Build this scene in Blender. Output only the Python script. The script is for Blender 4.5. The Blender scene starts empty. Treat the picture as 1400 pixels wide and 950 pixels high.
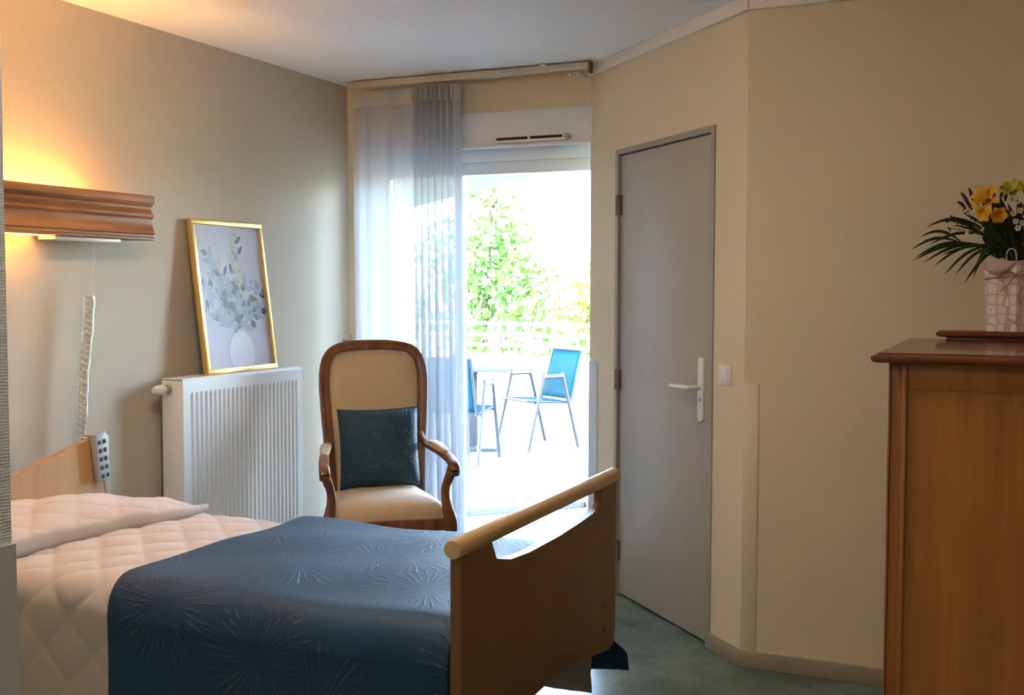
import bpy, bmesh, math, random
from mathutils import Vector, Matrix
random.seed(7)
PI = math.pi
S = bpy.context.scene
C = S.collection

# ------------------------------------------------------------------ camera
F_PX, YAW, PITCH, ROLL, CAM_H = 1527.53, 0.4216, 0.0531, 0.0017, 1.4328
Fv = Vector((-math.sin(YAW)*math.cos(PITCH), math.cos(YAW)*math.cos(PITCH), -math.sin(PITCH)))
Rv = Vector((math.cos(YAW), math.sin(YAW), 0)); Uv = Rv.cross(Fv)
Rv, Uv = Rv*math.cos(ROLL)+Uv*math.sin(ROLL), Uv*math.cos(ROLL)-Rv*math.sin(ROLL)
EYE = Vector((0, 0, CAM_H))
cd = bpy.data.cameras.new('camera'); cam = bpy.data.objects.new('camera', cd); C.objects.link(cam)
cd.sensor_width = 36; cd.lens = F_PX/1400*36; cd.clip_start = 0.05; cd.clip_end = 400
m = Matrix((Rv, Uv, -Fv)).transposed().to_4x4(); m.translation = EYE
cam.matrix_world = m
S.camera = cam

def ray(u, v): return Fv+Rv*((u-700)/F_PX)-Uv*((v-475)/F_PX)
def at_dist(u, v, s): return EYE+ray(u, v)*s
def at_y(u, v, y):
    d = ray(u, v); return EYE+d*(y/d.y)
def at_z(u, v, z):
    d = ray(u, v); return EYE+d*((z-CAM_H)/d.z)

# ------------------------------------------------------------------ sky, sun, exposure
w = bpy.data.worlds.new('sky'); S.world = w; w.use_nodes = True
nt = w.node_tree; nt.nodes.clear()
wo = nt.nodes.new('ShaderNodeOutputWorld'); bg = nt.nodes.new('ShaderNodeBackground')
sk = nt.nodes.new('ShaderNodeTexSky'); sk.sky_type = 'NISHITA'; sk.sun_disc = False
sk.sun_elevation = math.radians(52); sk.sun_rotation = math.radians(250)
sk.air_density = 1.0; sk.dust_density = 2.5; sk.ozone_density = 1.0
nt.links.new(sk.outputs[0], bg.inputs[0]); nt.links.new(bg.outputs[0], wo.inputs[0])
bg.inputs[1].default_value = 1.25
sd = bpy.data.lights.new('sun', 'SUN'); sun = bpy.data.objects.new('sun', sd); C.objects.link(sun)
sd.energy = 2.2; sd.angle = 0.01; sd.color = (1, .95, .88)
sun.rotation_euler = Vector((-.55, .42, .72)).to_track_quat('Z', 'Y').to_euler()
vs = S.view_settings
S.display_settings.display_device = 'sRGB'
vs.view_transform = 'Standard'; vs.look = 'None'; vs.gamma = 1; vs.use_curve_mapping = False
vs.exposure = 3.0

# ------------------------------------------------------------------ materials
def srgb(r, g, b):
    f = lambda c: (c/255/12.92) if c/255 <= .04045 else ((c/255+.055)/1.055)**2.4
    return (f(r), f(g), f(b), 1)

class NT:
    def __init__(s, name):
        s.m = bpy.data.materials.new(name); s.m.use_nodes = True
        s.t = s.m.node_tree; s.t.nodes.clear()
        s.o = s.n('ShaderNodeOutputMaterial')
    def n(s, typ, **k):
        x = s.t.nodes.new(typ)
        for a, b in k.items(): setattr(x, a, b)
        return x
    def l(s, a, b): s.t.links.new(a, b)
    def math(s, op, a, b=None, c=None):
        x = s.n('ShaderNodeMath', operation=op)
        for i, v in enumerate((a, b, c)):
            if v is None: continue
            if isinstance(v, (int, float)): x.inputs[i].default_value = v
            else: s.l(v, x.inputs[i])
        return x.outputs[0]
    def mix(s, fac, a, b):
        x = s.n('ShaderNodeMix', data_type='RGBA')
        for sock, v in ((x.inputs[0], fac), (x.inputs[6], a), (x.inputs[7], b)):
            if isinstance(v, (int, float, tuple)): sock.default_value = v
            else: s.l(v, sock)
        return x.outputs[2]
    def coords(s, which='Object', scale=(1, 1, 1), rot=(0, 0, 0)):
        tc = s.n('ShaderNodeTexCoord'); mp = s.n('ShaderNodeMapping')
        mp.inputs['Scale'].default_value = scale; mp.inputs['Rotation'].default_value = rot
        s.l(tc.outputs[which], mp.inputs[0]); return mp.outputs[0]
    def noise(s, vec, scale, detail=4, rough=.55):
        x = s.n('ShaderNodeTexNoise'); x.inputs['Scale'].default_value = scale
        x.inputs['Detail'].default_value = detail; x.inputs['Roughness'].default_value = rough
        s.l(vec, x.inputs['Vector']); return x.outputs[0]
    def ramp(s, fac, stops):
        x = s.n('ShaderNodeValToRGB'); e = x.color_ramp.elements
        while len(e) < len(stops): e.new(.5)
        for k, (p, c) in zip(e, stops): k.position = p; k.color = c
        s.l(fac, x.inputs[0]); return x.outputs[0]
    def bsdf(s, color, rough=.5, metal=0, bump=None, bstr=.2, bdist=.002, sheen=0, spec=.5, coat=0):
        b = s.n('ShaderNodeBsdfPrincipled')
        if isinstance(color, tuple): b.inputs['Base Color'].default_value = color
        else: s.l(color, b.inputs['Base Color'])
        if isinstance(rough, (int, float)): b.inputs['Roughness'].default_value = rough
        else: s.l(rough, b.inputs['Roughness'])
        b.inputs['Metallic'].default_value = metal
        b.inputs['Specular IOR Level'].default_value = spec
        b.inputs['Sheen Weight'].default_value = sheen
        b.inputs['Coat Weight'].default_value = coat
        if bump is not None:
            bn = s.n('ShaderNodeBump'); bn.inputs['Strength'].default_value = bstr
            bn.inputs['Distance'].default_value = bdist
            s.l(bump, bn.inputs['Height']); s.l(bn.outputs[0], b.inputs['Normal'])
        s.l(b.outputs[0], s.o.inputs[0]); return b

def plain(name, col, rough=.5, metal=0, vary=.06, nscale=14, bump=.0, spec=.5, sheen=0, coat=0, bscale=120):
    n = NT(name); v = n.coords()
    nz = n.noise(v, nscale)
    c2 = tuple(max(0, c*(1-vary*1.6)) for c in col[:3])+(1,)
    c1 = tuple(min(1, c*(1+vary*.6)) for c in col[:3])+(1,)
    col_o = n.mix(nz, c2, c1)
    bp = n.noise(v, bscale, 3) if bump else None
    n.bsdf(col_o, rough, metal, bp, bump, .002, sheen, spec, coat)
    return n.m

def wood(name, dark, light, axis='Z', rough=.4, scale=1.0, coat=0.0, bstr=.08):
    n = NT(name)
    sc = {'X': (1.2, 16, 16), 'Y': (16, 1.2, 16), 'Z': (16, 16, 1.2)}[axis]
    v = n.coords('Object', tuple(a*scale for a in sc))
    a = n.noise(v, 1.0, 7, .62)
    v2 = n.coords('Object', tuple(a*scale*4 for a in sc)); b = n.noise(v2, 1.6, 3)
    f = n.math('ADD', n.math('MULTIPLY', a, .8), n.math('MULTIPLY', b, .2))
    col = n.ramp(f, [(.36, dark), (.64, light)])
    n.bsdf(col, rough, 0, f, bstr, .001, coat=coat)
    return n.m

M = {}
def wall_mat(name, col, weave=0):
    n = NT(name); v = n.coords('Object')
    nz = n.noise(v, 1.3, 3); col_o = n.mix(nz, tuple(c*.95 for c in col[:3])+(1,), tuple(min(1, c*1.03) for c in col[:3])+(1,))
    if weave:
        a = n.n('ShaderNodeTexWave', wave_type='BANDS', bands_direction='Z'); a.inputs['Scale'].default_value = weave; a.inputs['Distortion'].default_value = 2.5; a.inputs['Detail'].default_value = 2
        b = n.n('ShaderNodeTexWave', wave_type='BANDS', bands_direction='Y'); b.inputs['Scale'].default_value = weave*1.2; b.inputs['Distortion'].default_value = 2.5
        n.l(v, a.inputs[0]); n.l(v, b.inputs[0])
        bp = n.math('MAXIMUM', a.outputs['Fac'], b.outputs['Fac'])
        n.bsdf(col_o, .6, 0, bp, .35, .003)
    else:
        n.bsdf(col_o, .62, 0, n.noise(v, 160, 3), .12, .002, spec=.35)
    return n.m
M['wall'] = wall_mat('taupe_wall_paint', srgb(197, 183, 163))
M['wall_beige'] = wall_mat('beige_wall_paint', srgb(220, 204, 174))
M['wall_weave'] = wall_mat('woven_grey_wall', srgb(226, 227, 228), 70)
M['ceiling'] = wall_mat('ceiling_paint', srgb(240, 239, 238))
M['guard'] = plain('wall_guard_vinyl', srgb(222, 207, 180), .45, vary=.02)
M['guard_pale'] = plain('pale_guard_vinyl', srgb(196, 198, 202), .4, vary=.02)
M['cornice'] = plain('white_cornice', srgb(232, 224, 216), .5, vary=.02)
M['baseboard'] = plain('taupe_baseboard', srgb(156, 142, 122), .5, vary=.05)
M['white'] = plain('white_lacquer', srgb(228, 228, 226), .32, vary=.015)
M['white_pvc'] = plain('white_pvc', srgb(226, 228, 230), .35, vary=.015)
M['door'] = None
def mk():
    n = NT('grey_door_paint'); v = n.coords('Object', (1, 1, .25)); a = n.noise(v, 18, 5)
    c = n.mix(a, srgb(170, 163, 152), srgb(180, 173, 162)); n.bsdf(c, .42, 0, a, .05, .001); M['door'] = n.m
    M['door_frame'] = plain('taupe_frame_paint', srgb(160, 150, 138), .4, vary=.03)
    n = NT('grey_green_vinyl_floor'); v = n.coords('Object')
    a = n.noise(v, 3.2, 6, .65); b = n.noise(v, 60, 3)
    f = n.math('ADD', n.math('MULTIPLY', a, .75), n.math('MULTIPLY', b, .25))
    c = n.ramp(f, [(.35, srgb(72, 92, 84)), (.5, srgb(94, 114, 104)), (.66, srgb(116, 136, 126))])
    r = n.math('ADD', n.math('MULTIPLY', a, .14), .16)
    n.bsdf(c, r, 0, b, .03, .001); M['floor'] = n.m
    # sheer curtain voile
    for nm, tr, col in (('voile', .26, srgb(206, 207, 212)), ('voile_header', .05, srgb(214, 208, 202))):
        n = NT(nm)
        d = n.n('ShaderNodeBsdfDiffuse'); d.inputs[0].default_value = col
        t = n.n('ShaderNodeBsdfTranslucent'); t.inputs[0].default_value = col
        x = n.n('ShaderNodeMixShader'); x.inputs[0].default_value = .42; n.l(d.outputs[0], x.inputs[1]); n.l(t.outputs[0], x.inputs[2])
        p = n.n('ShaderNodeBsdfTransparent'); p.inputs[0].default_value = (1, 1, 1, 1)
        y = n.n('ShaderNodeMixShader'); y.inputs[0].default_value = tr
        n.l(x.outputs[0], y.inputs[1]); n.l(p.outputs[0], y.inputs[2]); n.l(y.outputs[0], n.o.inputs[0]); M[nm] = n.m
    n = NT('window_glass')
    p = n.n('ShaderNodeBsdfTransparent'); p.inputs[0].default_value = (.94, .97, .97, 1)
    g = n.n('ShaderNodeBsdfGlossy'); g.inputs['Roughness'].default_value = .02
    fr = n.n('ShaderNodeFresnel'); fr.inputs[0].default_value = 1.45
    y = n.n('ShaderNodeMixShader'); n.l(fr.outputs[0], y.inputs[0]); n.l(p.outputs[0], y.inputs[1]); n.l(g.outputs[0], y.inputs[2]); n.l(y.outputs[0], n.o.inputs[0]); M['glass'] = n.m
    n = NT('clear_plastic')
    p = n.n('ShaderNodeBsdfTransparent'); p.inputs[0].default_value = (.95, .95, .95, 1)
    g = n.n('ShaderNodeBsdfGlossy'); g.inputs['Roughness'].default_value = .15
    y = n.n('ShaderNodeMixShader'); y.inputs[0].default_value = .18; n.l(p.outputs[0], y.inputs[1]); n.l(g.outputs[0], y.inputs[2]); n.l(y.outputs[0], n.o.inputs[0]); M['sleeve'] = n.m
    # warm lamp tubes
    n = NT('warm_lamp_glow'); e = n.n('ShaderNodeEmission'); e.inputs[0].default_value = (1, .52, .13, 1); e.inputs[1].default_value = 18
    n.l(e.outputs[0], n.o.inputs[0]); M['glow'] = n.m
    n = NT('opal_fill_glow'); e = n.n('ShaderNodeEmission'); e.inputs[0].default_value = (1, .88, .74, 1); e.inputs[1].default_value = 11
    n.l(e.outputs[0], n.o.inputs[0]); M['opal'] = n.m  # emission of the added bedside fill lamp, no such fixture is seen
    n = NT('hall_fill_glow'); e = n.n('ShaderNodeEmission'); e.inputs[0].default_value = (1, .9, .8, 1); e.inputs[1].default_value = 6.0
    n.l(e.outputs[0], n.o.inputs[0]); M['opal_hall'] = n.m  # emission of the added hall fill lamp, likewise unseen
    n = NT('opal_sheet'); t = n.n('ShaderNodeBsdfTranslucent'); t.inputs[0].default_value = (.8, .76, .72, 1); d = n.n('ShaderNodeBsdfDiffuse'); d.inputs[0].default_value = (.8, .76, .72, 1)
    x = n.n('ShaderNodeMixShader'); x.inputs[0].default_value = .75; n.l(d.outputs[0], x.inputs[1]); n.l(t.outputs[0], x.inputs[2]); n.l(x.outputs[0], n.o.inputs[0]); M['opal_sheet'] = n.m
    # fan-motif velvet
    def velvet(nm, base, hi, gold, scale):
        n = NT(nm); v = n.coords('UV')
        vo = n.n('ShaderNodeTexVoronoi', voronoi_dimensions='2D', feature='F1'); vo.inputs['Scale'].default_value = scale; vo.inputs['Randomness'].default_value = .85
        n.l(v, vo.inputs['Vector'])
        sub = n.n('ShaderNodeVectorMath', operation='SUBTRACT'); n.l(v, sub.inputs[0]); n.l(vo.outputs['Position'], sub.inputs[1])
        sp = n.n('ShaderNodeSeparateXYZ'); n.l(sub.outputs[0], sp.inputs[0])
        ang = n.math('ARCTAN2', sp.outputs[1], sp.outputs[0])
        ln = n.n('ShaderNodeVectorMath', operation='LENGTH'); n.l(sub.outputs[0], ln.inputs[0]); r = n.math('MULTIPLY', ln.outputs['Value'], scale)
        nz = n.noise(v, 26, 4); wob = n.math('MULTIPLY', n.math('SUBTRACT', nz, .5), 6.5)
        st = n.math('SINE', n.math('ADD', n.math('MULTIPLY', ang, 37), wob))
        st2 = n.math('SINE', n.math('ADD', n.math('MULTIPLY', ang, 46), n.math('MULTIPLY', r, 9)))
        st = n.math('ADD', n.math('MULTIPLY', st, .7), n.math('MULTIPLY', st2, .3))
        line = n.n('ShaderNodeMapRange', interpolation_type='SMOOTHSTEP'); n.l(st, line.inputs[0]); line.inputs[1].default_value = .2; line.inputs[2].default_value = .9
        gate = n.n('ShaderNodeMapRange', interpolation_type='SMOOTHSTEP'); n.l(r, gate.inputs[0]); gate.inputs[1].default_value = .06; gate.inputs[2].default_value = .2
        g2 = n.n('ShaderNodeMapRange', interpolation_type='SMOOTHSTEP'); n.l(r, g2.inputs[0]); g2.inputs[1].default_value = .62; g2.inputs[2].default_value = .45
        patch = n.n('ShaderNodeMapRange', interpolation_type='SMOOTHSTEP'); n.l(n.noise(v, 19, 5), patch.inputs[0]); patch.inputs[1].default_value = .42; patch.inputs[2].default_value = .62
        pat = n.math('MULTIPLY', n.math('MULTIPLY', line.outputs[0], gate.outputs[0]), g2.outputs[0])
        brk = n.n('ShaderNodeMapRange', interpolation_type='SMOOTHSTEP'); n.l(n.noise(v, 75, 4, .7), brk.inputs[0]); brk.inputs[1].default_value = .40; brk.inputs[2].default_value = .60
        pat = n.math('MULTIPLY', pat, brk.outputs[0])
        big = n.math('ADD', n.math('MULTIPLY', n.noise(v, 5, 4), .6), n.math('MULTIPLY', n.noise(v, 60, 5, .7), .4))
        col = n.mix(big, base, hi)
        col = n.mix(n.math('MULTIPLY', n.math('MULTIPLY', pat, patch.outputs[0]), .7), col, gold)
        fine = n.noise(v, 420, 2)
        h = n.math('ADD', n.math('MULTIPLY', pat, 1.0), n.math('MULTIPLY', fine, .35))
        n.bsdf(col, .5, 0, h, .75, .004, sheen=.06, spec=.35)
        M[nm] = n.m
    velvet('throw_velvet', srgb(2, 28, 50), srgb(10, 70, 106), srgb(104, 80, 48), 3.3)
    velvet('cushion_velvet', srgb(14, 44, 60), srgb(38, 78, 96), srgb(160, 140, 106), 4.6)
    # quilted cotton
    n = NT('quilted_cotton'); v = n.coords('UV'); a = n.noise(v, 300, 2); b = n.noise(v, 6, 3)
    n.bsdf(n.mix(b, srgb(186, 172, 162), srgb(204, 190, 180)), .8, 0, a, .15, .001, sheen=.15, spec=.2); M['quilt'] = n.m
    # art canvas background
    n = NT('print_backdrop'); v = n.coords('Object'); b = n.noise(v, 5, 4)
    n.bsdf(n.mix(b, srgb(176, 174, 190), srgb(206, 204, 214)), .55); M['print_bg'] = n.m
    # floral gift paper
    n = NT('floral_paper'); v = n.coords('Object')
    vo = n.n('ShaderNodeTexVoronoi', feature='F1'); vo.inputs['Scale'].default_value = 32; vo.inputs['Randomness'].default_value = .35; n.l(v, vo.inputs['Vector'])
    vo2 = n.n('ShaderNodeTexVoronoi', feature='DISTANCE_TO_EDGE'); vo2.inputs['Scale'].default_value = 32; vo2.inputs['Randomness'].default_value = .35; n.l(v, vo2.inputs['Vector'])
    c = n.ramp(vo.outputs['Distance'], [(.05, srgb(214, 170, 160)), (.18, srgb(240, 228, 222)), (.5, srgb(228, 208, 200))])
    e = n.ramp(vo2.outputs['Distance'], [(.02, srgb(196, 178, 172)), (.07, (1, 1, 1, 1))])
    x = n.n('ShaderNodeMix', data_type='RGBA', blend_type='MULTIPLY'); x.inputs[0].default_value = .8; n.l(c, x.inputs[6]); n.l(e, x.inputs[7])
    n.bsdf(x.outputs[2], .6); M['paper'] = n.m
mk()
M['gold'] = plain('gold_frame', srgb(236, 200, 122), .36, .7, vary=.04)
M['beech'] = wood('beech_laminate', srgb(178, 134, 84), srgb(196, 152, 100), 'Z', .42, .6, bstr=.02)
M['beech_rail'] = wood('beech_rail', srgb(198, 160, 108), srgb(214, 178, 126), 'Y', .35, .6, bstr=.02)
M['beech_shaded'] = wood('shaded_beech_footboard', srgb(116, 76, 40), srgb(134, 92, 52), 'Z', .42, .6, bstr=.02)  # same beech as the headboard, darkened: shade put into the colour
M['chair_wood'] = wood('varnished_chair_wood', srgb(96, 52, 24), srgb(146, 88, 46), 'Z', .3, 1.2, coat=.25)
M['valance_wood'] = wood('honey_pine', srgb(112, 60, 22), srgb(186, 120, 58), 'Y', .35, .9, coat=.2)
M['dresser_wood'] = wood('cherry_veneer', srgb(142, 86, 32), srgb(184, 122, 56), 'Z', .34, .5, coat=.15)
M['dresser_trim'] = wood('dark_cherry', srgb(96, 46, 24), srgb(132, 70, 38), 'X', .25, .7, coat=.35)
M['dresser_post'] = wood('cherry_post', srgb(140, 82, 36), srgb(182, 118, 60), 'Z', .34, .7, coat=.15)
M['cream'] = plain('cream_upholstery', srgb(204, 176, 136), .7, vary=.03, nscale=30, bump=.1, bscale=500, sheen=.2)
M['steel'] = plain('brushed_steel', srgb(170, 168, 164), .35, .9, vary=.03)
M['bronze'] = plain('hinge_bronze', srgb(128, 108, 88), .4, .7, vary=.05)
M['rail_greige'] = plain('greige_rail', srgb(196, 188, 174), .45, .2, vary=.03)
M['dark'] = plain('dark_slot', srgb(30, 26, 22), .7, vary=.05)
M['rubber'] = plain('grey_rubber', srgb(70, 70, 72), .6, vary=.05)
M['grey_plastic'] = plain('grey_plastic', srgb(158, 162, 166), .45, vary=.03)
M['keypad'] = plain('keypad_film', srgb(178, 184, 190), .4, vary=.03)
M['button'] = plain('dark_button', srgb(58, 62, 70), .5, vary=.05)
M['cord'] = plain('ivory_cord', srgb(226, 220, 206), .5, vary=.03)
M['frame_grey'] = plain('bed_frame_grey', srgb(120, 118, 116), .45, .3, vary=.04)
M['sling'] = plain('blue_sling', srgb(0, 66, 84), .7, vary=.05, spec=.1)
M['patio_metal'] = plain('patio_metal', srgb(58, 58, 62), .45, .2, vary=.04)
M['patio_top'] = plain('patio_table_top', srgb(84, 82, 84), .8, .0, vary=.05, spec=.15)
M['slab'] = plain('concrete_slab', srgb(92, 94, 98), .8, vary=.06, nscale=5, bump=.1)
M['joint'] = plain('slab_joint', srgb(120, 116, 110), .9, vary=.06)
M['render'] = plain('white_render', srgb(226, 222, 214), .8, vary=.03)
M['rail_white'] = plain('white_rail_paint', srgb(230, 230, 228), .5, vary=.02)
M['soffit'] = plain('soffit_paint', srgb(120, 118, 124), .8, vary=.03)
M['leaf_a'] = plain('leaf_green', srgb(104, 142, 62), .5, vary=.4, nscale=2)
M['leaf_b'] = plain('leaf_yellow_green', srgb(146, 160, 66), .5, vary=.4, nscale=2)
M['bark'] = plain('tree_bark', srgb(96, 78, 60), .9, vary=.2, bump=.4)
M['grass'] = plain('garden_grass', srgb(120, 140, 70), .9, vary=.2)
M['roof'] = plain('slate_roof', srgb(110, 116, 130), .7, vary=.1)
M['palm'] = plain('palm_green', srgb(40, 62, 24), .45, vary=.2, nscale=20)
M['foliage'] = plain('bouquet_green', srgb(42, 60, 28), .55, vary=.25, nscale=30)
M['petal_yellow'] = plain('yellow_petal', srgb(232, 168, 30), .55, vary=.15, nscale=60)
M['petal_lime'] = plain('lime_petal', srgb(190, 184, 40), .55, vary=.12, nscale=60)
M['petal_white'] = plain('white_petal', srgb(222, 214, 190), .6, vary=.05, nscale=60)
M['petal_mauve'] = plain('mauve_petal', srgb(92, 66, 70), .6, vary=.15, nscale=60)
M['twine'] = plain('twine', srgb(172, 138, 96), .8, vary=.15, nscale=200)
M['paper_dark'] = plain('paper_fold', srgb(196, 172, 160), .65, vary=.05)
M['vase_print'] = plain('vase_print', srgb(214, 216, 224), .5, vary=.06, nscale=40)
M['leaf_print_dark'] = plain('leaf_print_dark', srgb(64, 72, 82), .45, vary=.2, nscale=60)
M['leaf_print_mid'] = plain('leaf_print_mid', srgb(144, 152, 164), .45, vary=.2, nscale=60)
M['leaf_print_gold'] = plain('leaf_print_gold', srgb(188, 176, 136), .45, .0, vary=.15, nscale=60)

# ------------------------------------------------------------------ mesh helpers
class MB:
    def __init__(s): s.v = []; s.f = []; s.uv = {}; s.mi = []
    def add(s, vs, fs, mi=0):
        o = len(s.v); s.v += [tuple(p) for p in vs]; s.f += [tuple(i+o for i in f) for f in fs]; s.mi += [mi]*len(fs); return s
    def box(s, lo, hi, mi=0, T=None):
        (a, b, c), (d, e, f) = lo, hi
        vs = [(a,b,c),(d,b,c),(d,e,c),(a,e,c),(a,b,f),(d,b,f),(d,e,f),(a,e,f)]
        if T: vs = [T(*p) for p in vs]
        return s.add(vs, [(0,3,2,1),(4,5,6,7),(0,1,5,4),(1,2,6,5),(2,3,7,6),(3,0,4,7)], mi)
    def prism(s, poly, fn, d0, d1, mi=0):
        n = len(poly)
        vs = [fn(p, q, d0) for p, q in poly]+[fn(p, q, d1) for p, q in poly]
        fs = [tuple(range(n-1, -1, -1)), tuple(range(n, 2*n))]+[(i, (i+1) % n, n+(i+1) % n, n+i) for i in range(n)]
        return s.add(vs, fs, mi)
    def sweep(s, path, prof, ref=(0, 0, 1), scale=None, cap=True, mi=0):
        path = [Vector(p) for p in path]; n = len(path); k = len(prof); ref = Vector(ref); vs = []
        for i, p in enumerate(path):
            t = (path[min(i+1, n-1)]-path[max(i-1, 0)]).normalized()
            a = t.cross(ref)
            if a.length < 1e-5: a = t.cross(Vector((1, .01, 0)))
            a.normalize(); b = a.cross(t).normalized(); sc = scale[i] if scale else 1
            vs += [p+a*(q[0]*sc)+b*(q[1]*sc) for q in prof]
        fs = [(i*k+j, i*k+(j+1) % k, (i+1)*k+(j+1) % k, (i+1)*k+j) for i in range(n-1) for j in range(k)]
        if cap: fs += [tuple(range(k-1, -1, -1)), tuple(range((n-1)*k, n*k))]
        return s.add(vs, fs, mi)
    def tube(s, path, r, n=8, ref=(0, 0, 1), scale=None, mi=0):
        return s.sweep(path, [(r*math.cos(2*PI*i/n), r*math.sin(2*PI*i/n)) for i in range(n)], ref, scale, True, mi)
    def lathe(s, prof, c=(0, 0, 0), n=24, mi=0, T=None):
        k = len(prof); vs = []
        for i in range(n):
            a = 2*PI*i/n
            for r, z in prof:
                p = (r*math.cos(a), r*math.sin(a), z); p = T(*p) if T else p
                vs.append((p[0]+c[0], p[1]+c[1], p[2]+c[2]))
        fs = [(i*k+j, ((i+1) % n)*k+j, ((i+1) % n)*k+j+1, i*k+j+1) for i in range(n) for j in range(k-1)]
        return s.add(vs, fs, mi)
    def grid(s, nu, nv, fn, mi=0, uv=None, wrap=False):
        o = len(s.v)
        vs = [fn(i/(nu-1), j/(nv-1)) for j in range(nv) for i in range(nu)]
        fs = [(j*nu+i, j*nu+i+1, (j+1)*nu+i+1, (j+1)*nu+i) for j in range(nv-1) for i in range(nu-1)]
        s.add(vs, fs, mi)
        if uv:
            for j in range(nv):
                for i in range(nu): s.uv[o+j*nu+i] = uv(i/(nu-1), j/(nv-1))
        return s
    def build(s, name, mats, parent=None, smooth=True, bevel=0, weld=0, angle=38, seg=2, sub=0, solid=0):
        me = bpy.data.meshes.new(name); me.from_pydata(s.v, [], s.f)
        mats = mats if isinstance(mats, (list, tuple)) else [mats]
        for mm in mats: me.materials.append(M[mm] if isinstance(mm, str) else mm)
        for p, i in zip(me.polygons, s.mi): p.material_index = i
        if s.uv:
            l = me.uv_layers.new(name='UVMap')
            for lp in me.loops: l.data[lp.index].uv = s.uv.get(lp.vertex_index, (0, 0))
        bm = bmesh.new(); bm.from_mesh(me)
        if weld: bmesh.ops.remove_doubles(bm, verts=bm.verts, dist=weld)
        if not s.uv: bmesh.ops.recalc_face_normals(bm, faces=bm.faces)
        if bevel:
            ed = [e for e in bm.edges if len(e.link_faces) == 2 and e.calc_face_angle(0) > .6]
            bmesh.ops.bevel(bm, geom=ed, offset=bevel, segments=seg, profile=.5, affect='EDGES', clamp_overlap=True)
        bm.to_mesh(me); bm.free()
        if smooth:
            for p in me.polygons: p.use_smooth = True
            me.set_sharp_from_angle(angle=math.radians(angle))
        o = bpy.data.objects.new(name, me); C.objects.link(o)
        if parent: o.parent = parent
        if sub:
            md = o.modifiers.new('sub', 'SUBSURF'); md.levels = sub; md.render_levels = sub
        if solid:
            md = o.modifiers.new('solid', 'SOLIDIFY'); md.thickness = solid; md.offset = 0
        return o

def tag(o, label, cat, group=None, kind=None):
    o['label'] = label; o['category'] = cat
    if group: o['group'] = group
    if kind: o['kind'] = kind
    return o
def thing(name, label, cat, loc=(0, 0, 0), rz=0, group=None):
    o = bpy.data.objects.new(name, None); C.objects.link(o); o.location = loc; o.rotation_euler = (0, 0, rz)
    o.empty_display_size = .1
    return tag(o, label, cat, group)
def struct(o, label, cat): return tag(o, label, cat, None, 'structure')
def smooth(path, n=6):
    P = [Vector(p) for p in path]; out = []
    for i in range(len(P)-1):
        a, b, c, d = P[max(i-1, 0)], P[i], P[i+1], P[min(i+2, len(P)-1)]
        for k in range(n):
            t = k/n
            out.append(.5*((2*b)+(c-a)*t+(2*a-5*b+4*c-d)*t*t+(3*b-a-3*c+d)*t**3))
    out.append(P[-1]); return out
def sst(a, b, x):
    t = max(0, min(1, (x-a)/(b-a))); return t*t*(3-2*t)
def rprof(w, d, r=.3, n=3):     # rounded rectangle profile
    out = []; w /= 2; d /= 2; rr = r*2*min(w, d)
    for cx, cy, a0 in ((w-rr, d-rr, 0), (-w+rr, d-rr, 90), (-w+rr, -d+rr, 180), (w-rr, -d+rr, 270)):
        for k in range(n+1):
            a = math.radians(a0+90*k/n); out.append((cx+rr*math.cos(a), cy+rr*math.sin(a)))
    return out
def copy_tree(o, parent=None):
    c = o.copy(); C.objects.link(c); c.parent = parent
    for ch in list(o.children): copy_tree(ch, c)
    return c

# ------------------------------------------------------------------ the room
XL, YW, CX, CY, H, TE = -3.278, 5.150, -0.916, 4.174, 2.506, 0.977
R2 = math.sqrt(.5)
def DW(t, off, z):       # diagonal wall: t along it from the right corner, off towards the room
    return (CX-t*R2-off*R2, CY+t*R2-off*R2, z)
PX, PY = -1.2595, 1.1145      # corner of the entry partition
struct(MB().box((-3.40, -1.4, -.08), (1.5, 5.45, 0)).build('floor', 'floor', smooth=False), 'grey-green vinyl floor', 'floor')
struct(MB().box((-3.40, -1.4, H), (1.5, 5.45, H+.1)).build('ceiling', 'ceiling', smooth=False), 'white painted ceiling', 'ceiling')
struct(MB().box((XL-.1, 1.0, 0), (XL, 5.45, H)).build('wall_left', 'wall', smooth=False), 'taupe wall behind the radiator and bed head', 'wall')
ww = MB().box((XL, YW, 2.318), (-1.70, 5.45, H)).box((XL, YW, 0), (-3.22, 5.45, 2.318))
struct(ww.build('wall_window', 'wall_beige', smooth=False), 'beige wall strip above the balcony door', 'wall')
struct(MB().box((-1.70, 5.36, 0), (1.5, 5.45, H)).build('wall_facade', 'render', smooth=False), 'outer facade wall hidden behind the diagonal wall', 'wall')
wd = MB()
wd.box((-.0, -.08, 0), (.222, 0, H), T=DW).box((1.096, -.08, 0), (TE*1.4142, 0, H), T=DW).box((.222, -.08, 2.07), (1.096, 0, H), T=DW)
struct(wd.build('wall_door', 'wall_beige', smooth=False), 'diagonal beige wall holding the grey door', 'wall')
struct(MB().box((CX, CY, 0), (1.4, CY+.1, H)).build('wall_right', 'wall_beige', smooth=False), 'beige wall behind the dresser and flowers', 'wall')
struct(MB().box((.42, 2.62, 0), (1.4, CY, H)).build('wall_side', 'wall_beige', smooth=False), 'side wall beside the dresser', 'wall')
struct(MB().box((1.4, -1.4, 0), (1.5, CY+.1, H)).build('wall_hall', 'wall_beige', smooth=False), 'entry hall wall', 'wall')
struct(MB().box((-1.38, -1.4, 0), (1.4, -1.3, H)).build('wall_back', 'wall_beige', smooth=False), 'back wall of the entry hall', 'wall')
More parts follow.
